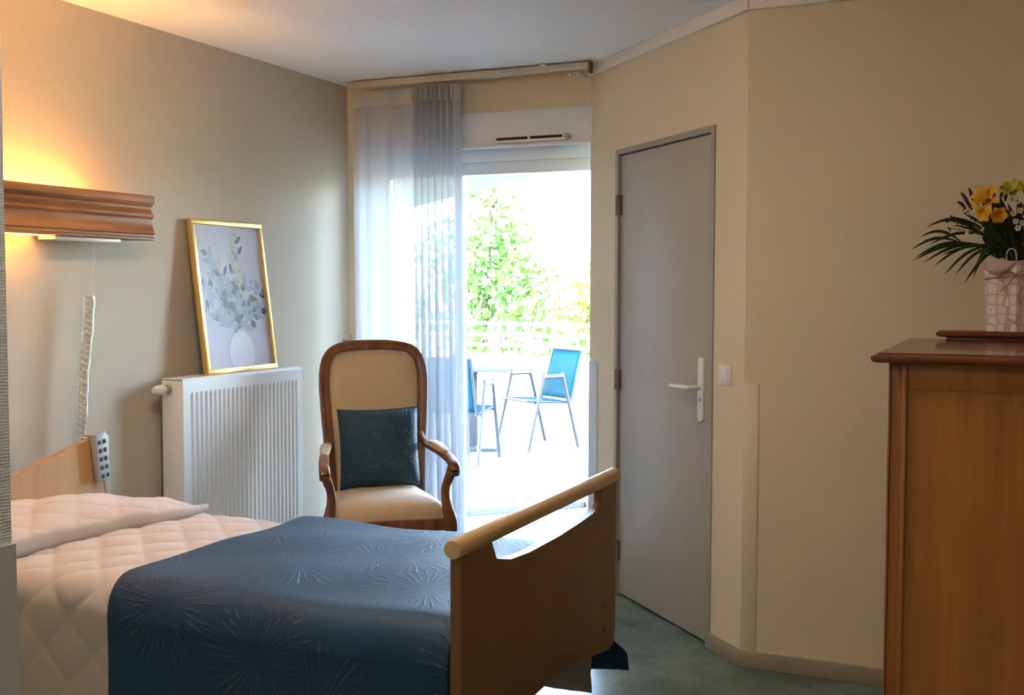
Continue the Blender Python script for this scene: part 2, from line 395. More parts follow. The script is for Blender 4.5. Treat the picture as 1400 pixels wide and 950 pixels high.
struct(MB().box((PX-.08, -1.3, 0), (PX, PY, H)).build('wall_entry', 'wall_weave', smooth=False), 'woven grey partition corner at the left edge', 'wall')
struct(MB().box((XL, PY-.1, 0), (PX-.08, PY-.002, H)).build('wall_bathroom', 'wall', smooth=False), 'taupe wall facing the bed from the entry side', 'wall')
struct(MB().box((-1.42, -1.4, 0), (-1.4, PY-.1, H)).build('wall_shaft', 'wall', smooth=False), 'hidden wall closing the entry partition', 'wall')
# skirting, cornice, corner guards
bb = MB().box((CX-.004, CY-.014, 0), (.42, CY, .062))
struct(bb.build('baseboard_right', 'baseboard', bevel=.003), 'taupe skirting along the right wall', 'baseboard')
struct(MB().box((-.004, 0, 0), (.222, .014, .062), T=DW).build('baseboard_door', 'baseboard', bevel=.003), 'short taupe skirting right of the door', 'baseboard')
struct(MB().box((XL, PY, 0), (XL+.014, YW, .062)).build('baseboard_left', 'baseboard', bevel=.003), 'taupe skirting along the left wall', 'baseboard')
struct(MB().box((-.02, 0, H-.052), (TE*1.4142, .022, H), T=DW).build('trim_1', 'cornice', bevel=.003), 'white ceiling cornice above the door', 'trim')
struct(MB().box((CX-.016, CY-.022, H-.05), (.42, CY, H)).build('trim_2', 'cornice', bevel=.003), 'white ceiling cornice above the right wall', 'trim')
struct(MB().box((CX-.002, CY-.0035, .062), (-.860, CY, 1.076)).build('trim_3', 'guard', bevel=.001), 'tall corner guard strip at the right of the diagonal wall', 'trim')
struct(MB().box((1.285, 0, 0), (TE*1.4142+.003, .003, 1.077), T=DW).build('trim_4', 'guard_pale', bevel=.001), 'pale corner guard strip beside the balcony door', 'trim')
struct(MB().box((PX-.06, PY, 0), (PX, PY+.004, 1.078)).box((PX, PY-.06, 0), (PX+.004, PY+.004, 1.078)).build('trim_5', 'guard_pale', smooth=False), 'pale guard on the lower partition corner', 'trim')

# door
dr = thing('door_1', 'tall flat grey door in the diagonal wall', 'door', DW(.66, 0, 0)); dr['kind'] = 'structure'
def dpart(mb, name, mat, **k):
    o = mb.build(name, mat, **k); o.parent = dr; o.matrix_parent_inverse = Matrix.Translation(dr.location).inverted(); return o
dpart(MB().box((.258, -.048, .009), (1.062, -.008, 2.040), T=DW), 'door_leaf', 'door', bevel=.002)
fr = MB().box((.222, -.07, 0), (.252, .006, 2.07), T=DW).box((1.068, -.07, 0), (1.096, .006, 2.07), T=DW).box((.252, -.07, 2.046), (1.068, .006, 2.07), T=DW)
fr.box((.222, -.075, 0), (1.096, -.06, 2.07), T=DW)
dpart(fr, 'door_frame', 'door_frame')
for z in (1.815, 1.01, .21):
    hg = dpart(MB().tube([DW(1.070, .002, z-.048), DW(1.070, .002, z+.048)], .008, 10), 'hinge', 'bronze')
    dpart(MB().box((1.048, -.008, z-.045), (1.092, .0075, z+.045), T=DW), 'hinge_plate', 'bronze', bevel=.001)
pl = MB().prism([(-.021+.316, .905), (.316, .895), (.021+.316, .905), (.021+.316, 1.148), (.316, 1.158), (-.021+.316, 1.148)], lambda p, q, d: DW(p, d, q), -.008, .004)
dpart(pl, 'handle_plate', 'white', bevel=.002)
dpart(MB().tube(smooth([DW(.318, .0, 1.035), DW(.318, .05, 1.035), DW(.335, .062, 1.035), DW(.44, .06, 1.034), DW(.455, .056, 1.033)], 6), .0105, 10), 'lever', 'white')
dpart(MB().tube([DW(.318, .003, .985), DW(.318, .0065, .985)], .008, 12), 'keyhole', 'steel')

# light switch
sw = thing('light_switch', 'white square light switch beside the grey door', 'light switch', DW(.128, 0, 1.098))
o = MB().box((.086, 0, 1.060), (.170, .009, 1.138), T=lambda a, b, c: Vector(DW(a, b, c))-sw.location).build('switch_plate', 'white', sw, bevel=.003)
o = MB().box((.098, .008, 1.070), (.158, .013, 1.128), T=lambda a, b, c: Vector(DW(a, b, c))-sw.location).build('rocker', 'white_pvc', sw, bevel=.002)

# ------------------------------------------------------------------ balcony door
win = thing('window_1', 'white balcony door opening onto the terrace', 'window', (-2.45, 5.32, 0)); win['kind'] = 'structure'
def wpart(mb, name, mat, parent=win, **k):
    o = mb.build(name, mat, **k); o.parent = parent; o.matrix_parent_inverse = Matrix.Translation(win.location).inverted(); return o
XA, XB, XS = -3.22, -1.70, -2.683     # opening left, right, meeting stile
yg = 5.32
sb = wpart(MB().box((XA, 5.138, 2.150), (-1.868, 5.44, 2.318)), 'shutter_box', 'white_pvc', bevel=.004)
wpart(MB().box((XA, 5.128, 2.138), (-1.868, 5.16, 2.152)), 'box_lip', 'white_pvc', bevel=.002)
of = MB().box((XA, 5.27, 2.085), (XB, 5.37, 2.150)).box((XA, 5.27, 0), (XA+.05, 5.37, 2.085)).box((XB-.05, 5.27, 0), (XB, 5.37, 2.085)).box((XA, 5.25, 0), (XB, 5.40, .045))
wpart(of, 'outer_frame', 'white_pvc', bevel=.003)
def sash(x0, x1, y, st):
    f = MB().box((x0, y-.025, .045), (x0+st, y+.025, 2.085)).box((x1-st, y-.025, .045), (x1, y+.025, 2.085)).box((x0+st, y-.025, .045), (x1-st, y+.025, .122)).box((x0+st, y-.025, 2.022), (x1-st, y+.025, 2.085))
    s_ = wpart(f, 'sash', 'white_pvc', bevel=.004)
    g_ = MB().box((x0+st, y-.004, .122), (x1-st, y+.004, 2.022)).build('pane', 'glass', smooth=False); g_.parent = s_
    return s_
sash(XA+.05, XS+.012, 5.338, .05)
sash(XS-.02, XB-.05, 5.305, .045)
wpart(MB().box((XA, 5.15, -.001), (XB, 5.25, .012)), 'threshold', 'rail_greige', bevel=.003)
# trickle vent on the shutter box
v = thing('trickle_vent', 'white slotted air vent on the shutter box above the balcony door', 'vent', (-2.2, 5.136, 2.175))
MB().box((-.196, -.022, -.018), (.19, 0.001, -.006)).box((-.196, -.02, .008), (.19, .001, .014)).box((-.196, -.02, -.008), (-.184, .001, .012)).box((.172, -.02, -.008), (.19, .001, .012)).box((-.012, -.02, -.008), (.0, .001, .012)).build('vent_body', 'cornice', v, bevel=.001)
MB().box((-.184, -.017, -.006), (-.012, -.004, .008)).build('slot', 'dark', v, smooth=False)
MB().box((.0, -.017, -.006), (.172, -.004, .008)).build('slot', 'dark', v, smooth=False)
MB().tube([(.197, -.022, -.001), (.197, 0, -.001)], .014, 14).build('end_cap', 'grey_plastic', v)
v = thing('roller_guide', 'small white strap guide on the shutter box beside the curtain', 'strap guide', (-2.582, 5.136, 2.183))
MB().box((-.03, -.02, -.014), (.012, .002, .008)).build('bracket', 'white', v, bevel=.003)
MB().tube([(-.012, -.03, .012), (.0, -.012, .006)], .006, 8).build('roller', 'steel', v)

# curtain rail on the ceiling
cr = thing('curtain_rail', 'long greige curtain rail fixed to the ceiling above the balcony door', 'curtain rail', (-2.5, 5.03, H))
MB().box((-.70, -.02, -.040), (.647, .02, -.006)).build('rail', 'rail_greige', cr, bevel=.002)
MB().box((.642, -.024, -.055), (.652, .024, 0)).build('end_cap', 'bronze', cr, bevel=.002)
MB().box((.40, -.028, -.012), (.43, .0, -.001)).build('bracket', 'white', cr, bevel=.002)
for x in (.545, .568, .586): MB().lathe([(.0, -.066), (.007, -.064), (.009, -.058), (.007, -.05), (0, -.05)], (x, -.005, 0), 10).build('glider', 'white', cr)
MB().tube(smooth([(.615, -.005, -.052), (.62, -.005, -.066), (.632, -.005, -.068), (.634, -.005, -.08)], 4), .003, 6).build('hook', 'steel', cr)

# ------------------------------------------------------------------ sheer curtain
ct = thing('curtain', 'sheer white pleated curtain gathered at the left of the balcony door', 'curtain', (-2.85, 5.03, 0))
def curtain_x(u):
    # wide flat field on the left, dense gathers on the right
    if u < .40: return -3.166+(u/.40)*.355
    return -2.811+((u-.40)/.60)*.262
def fold(u, z):
    if u < .40:
        a = .010+.010*math.sin(u*31); ph = u/.40*2*PI*3.2
    else:
        a = .034; ph = 2*PI*3.2+(u-.40)/.60*2*PI*7
    lo = 1-sst(.2, 2.3, z)
    return ph, a*(.75+.8*lo)
def cfn(z0, z1, off=0):
    def fn(u, v_):
        z = z0+(z1-z0)*v_; ph, a = fold(u, z)
        lo = 1-sst(.0, 2.4, z)
        x = curtain_x(u)+.006*math.sin(ph*.5+z*.9)*lo + .045*lo*u
        y = 5.03+a*math.sin(ph+.35*math.sin(z*1.3+u*9)*lo)+off+.01*math.sin(u*17+z*1.1)*lo
        return (x+2.85, y-5.03, z)
    return fn
MB().grid(420, 26, cfn(.012, 2.372)).build('panel', 'voile', ct, angle=180)
MB().grid(420, 4, cfn(2.370, 2.446)).build('header_tape', 'voile_header', ct, angle=180)
MB().grid(420, 3, cfn(.012, .09, .0015)).build('hem', 'voile_header', ct, angle=180)
for k in range(9):
    u = .43+.066*k; x, y, z = cfn(2.37, 2.44)(u, .5)
    MB().box((x-.004, y-.028, 2.375), (x+.004, y-.002, 2.444)).build('pleat', 'voile_header', ct, bevel=.002)

hk = thing('tieback_hook', 'small dark curtain hook on the left wall beside the curtain', 'hook', (XL, 5.10, 1.15))
MB().tube(smooth([(0, 0, 0), (.03, 0, 0), (.045, 0, .004), (.048, 0, .035)], 5), .004, 8).build('prong', 'steel', hk)
MB().tube([(0, 0, 0), (.004, 0, 0)], .012, 12).build('rosette', 'steel', hk)

# ------------------------------------------------------------------ radiator
rd = thing('radiator', 'tall white ribbed panel radiator on the left wall', 'radiator', (-3.128, 4.07, 0))
y0, y1, zt, zb = -.422, .428, 1.054, .15
pts = []; n = 26; ys = y0+.045; pitch = (y1-.03-ys)/n
prof = [(y0, 0)]
for k in range(n):
    a = ys+k*pitch
    prof += [(a, 0), (a+pitch*.14, -.011), (a+pitch*.5, -.011), (a+pitch*.64, 0)]
prof += [(y1, 0)]
mb = MB(); zs = [zb+.04, zb+.055, zt-.075, zt-.06]
rows = [[(0, y, zb) for y, d in prof], [(0, y, zs[0]) for y, d in prof], [(d, y, zs[1]) for y, d in prof], [(d, y, zs[2]) for y, d in prof], [(0, y, zs[3]) for y, d in prof], [(0, y, zt-.012) for y, d in prof], [(-.012, y, zt) for y, d in prof]]
k = len(prof)
mb.add([p for r in rows for p in r], [(i*k+j, i*k+j+1, (i+1)*k+j+1, (i+1)*k+j) for i in range(len(rows)-1) for j in range(k-1)])
mb.build('front_panel', 'white', rd, angle=30)
MB().box((-.11, y0-.002, zb), (-.001, y0+.008, zt-.008)).build('side_cover', 'white', rd, bevel=.002)
MB().box((-.11, y1-.008, zb), (-.001, y1+.002, zt-.008)).build('side_cover', 'white', rd, bevel=.002)
tg = MB().box((-.11, y0, zt-.004), (-.012, y1, zt))
tg.build('top_grille', 'white', rd, bevel=.001)
MB().box((-.11, y0+.01, zb), (-.095, y1-.01, zt-.01)).build('back_panel', 'white', rd)
for y in (-.25, .25):
    MB().box((-.14, y-.02, .3), (-.105, y+.02, .9)).build('wall_bracket', 'white', rd, bevel=.002)
MB().tube([(-.07, y0+.01, 1.010), (-.07, y0-.018, 1.012)], .014, 12, ref=(1, 0, 0)).tube([(-.07, y0-.012, 1.010), (-.07, y0-.030, 1.012)], .019, 12, ref=(1, 0, 0)).build('valve', 'steel', rd)
kp = [(.001, -.095), (.012, -.094), (.018, -.082), (.021, -.06), (.022, -.045), (.018, -.034), (.013, -.028), (.001, -.028)]
MB().lathe(kp, (-.07, y0, 1.011), 18, T=lambda x, y, z: (x, z, y)).build('thermostat_knob', 'white', rd)

# ------------------------------------------------------------------ picture leaning on the radiator
pc = thing('framed_print', 'gold framed botanical print leaning on the radiator top', 'picture', (-3.157, 4.096, 1.056))
pc.rotation_euler = (0, -math.atan2(.088, .68), math.radians(.5))
PW, PH, FW, FD = .252, .682, .022, .028
fm = MB()
for a, b in (((-FD, -PW, 0), (0, PW, FW)), ((-FD, -PW, PH-FW), (0, PW, PH)), ((-FD, -PW, FW), (0, -PW+FW, PH-FW)), ((-FD, PW-FW, FW), (0, PW, PH-FW))): fm.box(a, b)
fm.build('frame', 'gold', pc, bevel=.003)
MB().box((-FD+.002, -PW+FW-.004, FW-.004), (-.012, PW-FW+.004, PH-FW+.004)).build('print', 'print_bg', pc, smooth=False)
vz = []
for i in range(28):
    a = 2*PI*i/28; vz.append((.012+.092*math.cos(a)*(1-.05*math.sin(a)), FW+.066+.096*math.sin(a)))
vz = [(y, max(z, FW+.001)) for y, z in vz]
MB().prism(vz, lambda p, q, d: (d, p, q), -.0125, -.011).build('printed_vase', 'vase_print', pc, smooth=False)
lf = MB(); rnd = random.Random(3)
def leaf2(y, z, L, W, a, mi, dx):
    pts = []
    for s_, w_ in ((0, 0), (.2, .7), (.45, 1), (.7, .75), (1, 0), (.7, -.75), (.45, -1), (.2, -.7)):
        px, py = s_*L, w_*W/2; pts.append((y+px*math.cos(a)-py*math.sin(a), z+px*math.sin(a)+py*math.cos(a)))
    pts = [(max(-PW+FW+.002, min(PW-FW-.002, p)), min(PH-FW-.004, q)) for p, q in pts]
    lf.add([(dx, p, q) for p, q in pts], [tuple(range(8))], mi)
dx = -.0118
for (ty, tz, num) in ((-.15, .52, 12), (-.17, .38, 9), (-.16, .29, 8), (-.08, .46, 9), (.03, .44, 8), (.06, .57, 12), (.10, .40, 9), (.18, .36, 10), (.19, .28, 8), (.09, .30, 8), (-.06, .34, 9), (0.0, .36, 9), (-.10, .26, 6)):
    by, bz = .012, FW+.17
    num = int(num*1.7)
    for q in range(num):
        t = .12+.95*(q+.5)/num
        y_ = by+(ty-by)*t+rnd.uniform(-.026, .026); z_ = bz+(tz-bz)*t**.9+rnd.uniform(-.012, .012)
        a = math.atan2(tz-bz, ty-by)+(1 if q % 2 else -1)*rnd.uniform(.5, 1.2)
        gold = (ty > .04 and tz > .5 and rnd.random() < .6) or rnd.random() < .12
        dx += .0000045
        leaf2(y_, z_, rnd.uniform(.038, .066), rnd.uniform(.022, .036), a, 2 if gold else (0 if rnd.random() < .45 else 1), dx)
    for e in ((by, bz), ):
        dxy = Vector((ty-by, tz-bz)).normalized(); nx = Vector((-dxy.y, dxy.x))*.0013
        lf.add([(-.0119, by+nx.x, bz+nx.y), (-.0119, ty+nx.x, tz+nx.y), (-.0119, ty-nx.x, tz-nx.y), (-.0119, by-nx.x, bz-nx.y)], [(0, 1, 2, 3)], 0)
o = lf.build('printed_leaves', ['leaf_print_dark', 'leaf_print_mid', 'leaf_print_gold'], pc, smooth=False)

# ------------------------------------------------------------------ wall light over the bed
wl = thing('wall_light', 'long carved wooden wall light glowing above the bed head', 'wall light', (XL, 2.72, 1.62))
ye = .795   # right end; left end mirrors it
vp = [(.0, .170), (.128, .178), (.133, .172), (.134, .150), (.128, .142), (.116, .134), (.114, .124), (.119, .112), (.128, .104), (.129, .094), (.121, .084), (.119, .070), (.124, .05), (.131, .034), (.133, .026), (.126, .022), (.126, .014), (.131, .010), (.131, .002), (.112, .0)]
fb = [(x-.0, z) for x, z in vp[1:]]+[(.108, .004), (.108, .174)]
MB().prism(fb, lambda p, q, d: (p, d, q), -ye, ye).build('valance', 'valance_wood', wl, angle=30)
for s_ in (-1, 1):
    MB().prism([(0, .004), (.108, .004), (.108, .170), (0, .170)], lambda p, q, d: (p, d, q), s_*(ye-.015), s_*(ye-.03)).build('end_board', 'valance_wood', wl)
MB().box((.0, .30, .0), (.108, ye-.03, .006)).build('shelf', 'valance_wood', wl)
MB().box((.004, -ye+.03, .002), (.106, .30, .006)).build('diffuser', 'opal_sheet', wl)
MB().box((.03, .30, -.014), (.118, .625, .0)).build('switch_housing', 'white', wl, bevel=.004)
MB().tube([(.05, -.55, .085), (.05, .50, .085)], .016, 12).build('lamp_tube', 'glow', wl)
MB().box((0, -.62, .03), (.02, .56, .10)).build('lamp_batten', 'white', wl, bevel=.003)

# ------------------------------------------------------------------ coiled call cord hanging from the light
cc = thing('coiled_cord', 'white coiled cord in a clear plastic sleeve hanging from the wall light', 'cord', (XL+.07, 3.235, 1.60))
MB().tube(smooth([(0, .01, .01), (.002, .012, -.05), (.0, .005, -.12), (-.005, -.002, -.16), (-.002, .008, -.19), (0, -.004, -.205)], 5), .0022, 6).build('cord', 'cord', cc)
hp = []; turns = 26
for i in range(turns*12+1):
    t = i/(turns*12); a = 2*PI*turns*t
    hp.append((.010*math.cos(a), -.012-.062*t+.004*math.sin(t*9)+.010*math.sin(a), -.205-.60*t))
MB().tube(hp, .0032, 6).build('coil', 'cord', cc)
sl = [(0, -.012-.062*t+.004*math.sin(t*9), -.20-.56*t) for t in [i/16 for i in range(17)]]
MB().sweep(sl, rprof(.034, .040, .3), cap=False, scale=[1+.10*math.sin(i*2.1) for i in range(17)]).build('sleeve', 'sleeve', cc)

# ------------------------------------------------------------------ bed
bd = thing('bed', 'beech care bed with curved headboard and railed footboard', 'bed', (-2.1, 2.685, 0))
BX, BY = -2.1, 2.685
def bpart(mb, name, mat, parent=bd, **k):
    o = mb.build(name, mat, **k); o.parent = parent; o.matrix_parent_inverse = Matrix.Translation((BX, BY, 0)).inverted(); return o
# footboard panel outline (y,z) as two pieces around the hand opening
def fy(p, q, d): return (d, p, q)
N = 26
low = [(2.163, .80), (2.163, .40), (2.175, .362), (2.205, .345), (2.30, .357), (2.50, .392), (2.70, .399), (2.90, .387), (3.06, .357), (3.165, .342), (3.198, .358), (3.212, .40), (3.212, .80)]
hole_b = [(3.085, .80), (3.07, .790), (3.0, .784), (2.90, .778), (2.75, .772), (2.55, .772), (2.43, .780), (2.36, .797), (2.35, .80)]
panel = low+hole_b
fb = MB().prism(panel, fy, -1.118, -1.092)
fb.prism([(2.163, .80), (2.35, .80), (2.325, .842), (2.315, .862), (2.163, .862)], fy, -1.118, -1.092)
fb.prism([(3.085, .80), (3.212, .80), (3.212, .862), (3.068, .862), (3.085, .835)], fy, -1.118, -1.092)
bpart(fb, 'footboard', 'beech_shaded', weld=.0005, angle=30)
bpart(MB().tube([(-1.105, 2.146, .862), (-1.105, 2.150, .862), (-1.105, 3.226, .862), (-1.105, 3.23, .862)], .0225, 20, scale=[.9, 1, 1, .9]), 'foot_rail', 'beech_rail')
for z in (.49, .415): bpart(MB().tube([(-1.094, 3.112, z), (-1.089, 3.112, z)], .007, 10), 'screw', 'rubber')
hb = []
for i in range(N+1):
    t = i/N; y = 2.15+(3.20-2.15)*t; c = abs(2*t-1); hb.append((y, .792+.090*sst(.05, 1.0, c)))
hb = [(2.15, .30)]+hb+[(3.20, .30)]
hbd = bpart(MB().prism(hb, fy, -3.125, -3.098), 'headboard', 'beech', bevel=.004, angle=30)
bpart(MB().box((-3.09, 2.26, .36), (-1.125, 2.30, .44)).box((-3.09, 3.07, .36), (-1.125, 3.11, .44)), 'side_rail', 'frame_grey', bevel=.004)
bpart(MB().box((-3.08, 2.30, .38), (-1.14, 3.07, .43)), 'slat_base', 'frame_grey', bevel=.004)
for x in (-2.75, -1.62):
    for y in (2.42, 2.95):
        lg = bpart(MB().box((x-.03, y-.03, .10), (x+.03, y+.03, .38)), 'leg', 'frame_grey', bevel=.005)
        w_ = MB().tube([(x, y-.02, .055), (x, y+.02, .055)], .055, 18).box((x-.02, y-.028, .07), (x+.02, y+.028, .11)).build('caster', 'rubber'); w_.parent = lg; w_.matrix_parent_inverse = Matrix.Translation((BX, BY, 0)).inverted()
mt = MB().box((-3.08, 2.235, .44), (-1.14, 3.115, .625)).build('mattress', 'white', bevel=.05, seg=4)
mt.parent = bd; mt.matrix_parent_inverse = Matrix.Translation((BX, BY, 0)).inverted()

# bed cover cross-section (y,z) by arc length
def cover_profile(off, hem_near, hem_far, ny=2.222, fyy=3.128, top=.640, r=.065):
    pts = []
    a, b = ny-off, fyy+off; t = top+off; rr = r+off
    for z in [hem_near+(t-rr-hem_near)*i/10 for i in range(11)]: pts.append((a-.012*(1-(z-hem_near)/(t-hem_near)), z))
    for k in range(1, 7): an = PI-PI/2*k/6; pts.append((a+rr+rr*math.cos(an), t-rr+rr*math.sin(an)))
    for k in range(1, 24): y = a+rr+(b-a-2*rr)*k/23; pts.append((y, t+.012*math.sin(PI*k/23)))
    for k in range(0, 7): an = PI/2-PI/2*k/6; pts.append((b-rr+rr*math.cos(an), t-rr+rr*math.sin(an)))
    for i in range(1, 11): z = t-rr-(t-rr-hem_far)*i/10; pts.append((b+.012*i/10, z))
    L = [0]
    for p, q in zip(pts, pts[1:]): L.append(L[-1]+math.hypot(q[0]-p[0], q[1]-p[1]))
    def at(s):
        s = max(0, min(L[-1], s)); i = 0
        lo, hi = 0, len(L)-1
        while hi-lo > 1:
            m_ = (lo+hi)//2
            if L[m_] <= s: lo = m_
            else: hi = m_
        f = (s-L[lo])/(L[hi]-L[lo]) if L[hi] > L[lo] else 0
        p, q = pts[lo], pts[hi]
        return (p[0]+(q[0]-p[0])*f, p[1]+(q[1]-p[1])*f)
    def nrm(s):
        p, q = at(s-.012), at(s+.012); d = Vector((q[0]-p[0], q[1]-p[1]));
        d = d.normalized(); return (-d.y, d.x)
    return at, nrm, L[-1]
def quilt(u, v, q=.125):
    a = (u+v)/q; b = (u-v)/q
    f = abs(math.sin(PI*a/1.4142))*abs(math.sin(PI*b/1.4142))
    return f**.33
def bed_grid(x0, x1, nu, nv, prof, amp, fn=None):
    at, nr, L = prof
    mb = MB()
    def g(a, b):
        x = x0+(x1-x0)*a; s = L*b; y, z = at(s); n_ = nr(s)
        d = amp*quilt(x, s) if amp else 0
        P = [x, y+n_[0]*d, z+n_[1]*d]
        if fn: P = fn(P, a, b, s, L)
        return tuple(P)
    mb.grid(nu, nv, g, uv=lambda a, b: (x0+(x1-x0)*a, L*b)); return mb
bs = thing('bedspread', 'pinkish beige diamond-quilted bedspread covering the bed', 'bedspread', (BX, BY, 0))
pr = cover_profile(0, .19, .20)
def wav(P, a, b, s, L):
    P[2] += .004*math.sin(P[0]*9+P[1]*4)+.003*math.sin(P[0]*17-P[1]*7) if .55 < P[2] else 0
    if P[2] < .5: P[1] += .006*math.sin(P[0]*11+1)*(1-P[2]/.5)*(1 if P[1] > 2.6 else -1)
    return P
bpart(bed_grid(-3.085, -1.145, 250, 240, pr, .011, wav), 'cover', 'quilt', bs, angle=180)
# the head end of the spread turned over the pillow
def pil(u, v_):
    # u: from wall edge to front fold and back underneath; v: near to far
    y = 2.17+.93*v_; c = 2*v_-1
    edge = (1-abs(c)**5)**.5 if abs(c) < 1 else 0
    front = -2.590+.05*sst(.55, .93, v_)-.02*math.sin(v_*7)
    back = -3.080
    hgt = (.014+.070*(.35+.65*edge))*(1-.55*sst(.55, 1.0, v_))
    a = u*PI*1.16-.0
    cx_, hx = (front+back)/2, (front-back)/2
    x = cx_-hx*math.cos(min(a, PI)) if a <= PI else front-.10*(a-PI)/(PI*.16)
    z = .652+hgt*math.sin(min(a, PI))**.62+.012*v_*0 if a < PI else .652-.002
    d = .008*quilt(x, y+.06)
    z += d*(1 if a < PI else 0) + .006*math.sin(x*21+y*13)*math.sin(min(a, PI))
    lip = .020*sst(.80, .95, a/PI)*(1-sst(.95, 1.02, a/PI)); z += lip*.6
    return (x, y, z)
bpart(MB().grid(90, 110, pil, uv=lambda a, b: (a*.6, b*.95)), 'pillow_fold', 'quilt', bs, angle=180)

tw = thing('throw_blanket', 'dark teal velvet throw with fan motifs over the foot of the bed', 'blanket', (BX, BY, 0))
pt_ = cover_profile(.030, .12, .25)
def tfn(P, a, b, s, L):
    x, y, z = P
    tp = sst(.55, .62, z)
    P[2] += tp*(.004*math.sin(x*13+y*5)+.003*math.sin(x*7-y*15))
    e = (1-a)
    P[0] += .012*math.sin(s*7)*e
    if b < .5 and z < .58:
        k = (.60-z)/.45; P[1] -= .010*math.sin(x*8+.5)*k+.012*k; P[0] -= .05*k*sst(.5, 0, a)*0
    if b > .5 and z < .58:
        k = (.60-z)/.45; P[1] += .012*math.sin(x*10)*k+.02*k + .085*k*sst(.80, 1, a)
        P[0] += .075*sst(.385, .30, z)*sst(.70, 1, a)
    return P
bpart(bed_grid(-2.135, -1.138, 150, 200, pt_, 0, tfn), 'fabric', 'throw_velvet', tw, angle=180, solid=.006)

# bed remote
rm = thing('bed_remote', 'grey bed remote control clipped to the headboard', 'remote control', (-3.080, 3.135, .805))
rm.rotation_euler = (math.radians(7), 0, 0)
MB().box((-.013, -.032, -.090), (.013, .032, .092)).build('body', 'grey_plastic', rm, bevel=.006)
MB().box((.0125, -.026, -.082), (.0145, .026, .086)).build('keypad', 'keypad', rm, bevel=.0005)
for k in range(5):
    for s_ in (-1, 1):
        MB().box((.0140, s_*.012-.008, .058-k*.032-.008), (.0175, s_*.012+.008, .058-k*.032+.008)).build('button', 'button', rm, bevel=.002)
MB().box((-.05, -.02, .078), (-.013, .02, .084)).build('clip', 'grey_plastic', rm, bevel=.001)
MB().tube(smooth([(.0, .006, -.09), (.0, .006, -.12), (.004, .012, -.16), (.012, .02, -.20)], 5), .0035, 8).build('cable', 'grey_plastic', rm)

# ------------------------------------------------------------------ armchair
TH = math.radians(38)
ac = thing('armchair', 'carved wooden armchair with cream upholstery in front of the curtain', 'armchair', (-2.425, 4.125, 0), TH)
def yb(z): return .455+(z-.42)*.185
half = [(-.205, .40), (-.208, .55), (-.216, .70), (-.227, .85), (-.233, .97), (-.230, 1.045), (-.212, 1.105), (-.172, 1.142), (-.10, 1.158), (0, 1.162)]
path = half+[(-x, z) for x, z in half[-2::-1]]
pth = smooth([(x, yb(z), z) for x, z in path], 6)
# back frame: flat moulded band, width in the back plane, depth across it
mb = MB(); cen = Vector((0, yb(.8), .8)); prof = [(-.024, -.014), (-.018, -.022), (-.006, -.024), (.002, -.017), (.012, -.019), (.022, -.014), (.024, .0), (.024, .02), (-.024, .02)]
nb = Vector((0, 1, -.185)).normalized(); k = len(prof); vs_ = []
for i, p in enumerate(pth):
    t = (pth[min(i+1, len(pth)-1)]-pth[max(i-1, 0)]).normalized(); inn = t.cross(nb).normalized()
    vs_ += [p-inn*q[0]*-1+nb*q[1] for q in prof]
fs = [(i*k+j, i*k+(j+1) % k, (i+1)*k+(j+1) % k, (i+1)*k+j) for i in range(len(pth)-1) for j in range(k)]
fs += [tuple(range(k)), tuple(range((len(pth)-1)*k, len(pth)*k))]
mb.add(vs_, fs); mb.build('back_frame', 'chair_wood', ac, angle=30)
# upholstered back
loop = [p for p in pth]; base = Vector((0, yb(.41), .41))
mb = MB(); n = len(loop); rings = [1.0, .97, .92, .82, .66, .45, .22]
ctr = Vector((0, yb(.82), .82)); vv = []
for r in rings:
    for p in loop:
        q = ctr+(p-ctr)*(r*.925 if r > .99 else r*.925); vv.append(q-nb*(.034*(1-r**5)))
vv.append(ctr-nb*.034); ff = []
for a in range(len(rings)-1):
    for i in range(n): ff.append((a*n+i, a*n+(i+1) % n, (a+1)*n+(i+1) % n, (a+1)*n+i))
for i in range(n): ff.append(((len(rings)-1)*n+i, (len(rings)-1)*n+(i+1) % n, len(vv)-1))
mb.add(vv, ff); mb.build('back_cushion', 'cream', ac, angle=70)
bk = MB(); bk.add([ctr+(p-ctr)*.93+nb*.012 for p in loop], [tuple(range(n))]); bk.build('back_panel', 'cream', ac)
# seat
out = [(x*.94, y) for x, y in [(-.255, .035), (-.2, .012), (-.1, .0), (0, -.004), (.1, .0), (.2, .012), (.255, .035), (.252, .12), (.235, .26), (.215, .40), (.20, .45), (.1, .462), (-.1, .462), (-.20, .45), (-.215, .40), (-.235, .26), (-.252, .12)]]
sp = smooth([(x, y, 0) for x, y in out+[out[0]]], 4)[:-1]
mb = MB(); vv = []; n = len(sp); c0 = Vector((0, .24, 0)); pr_ = [(1.0, .425), (1.012, .445), (1.005, .468), (.975, .488), (.92, .500), (.75, .511), (.5, .517), (.25, .520)]
for r, z in pr_:
    for p in sp:
        q = c0+(p-c0)*r; vv.append((q.x, q.y, z+ (0 if r > .9 else .004)))
vv.append((0, .24, .524)); ff = []
for a in range(len(pr_)-1):
    for i in range(n): ff.append((a*n+i, a*n+(i+1) % n, (a+1)*n+(i+1) % n, (a+1)*n+i))
for i in range(n): ff.append(((len(pr_)-1)*n+i, (len(pr_)-1)*n+(i+1) % n, len(vv)-1))
mb.add(vv, ff); mb.build('seat', 'cream', ac, angle=60)
rl = smooth([(-.25, .022, .403), (-.15, .004, .407), (0, -.004, .411), (.15, .004, .407), (.25, .022, .403)], 5)
MB().sweep(rl, rprof(.030, .052, .2)).build('front_rail', 'chair_wood', ac)
MB().sweep([(-.2, .45, .40), (.2, .45, .40)], rprof(.028, .055, .2)).build('rear_rail', 'chair_wood', ac)
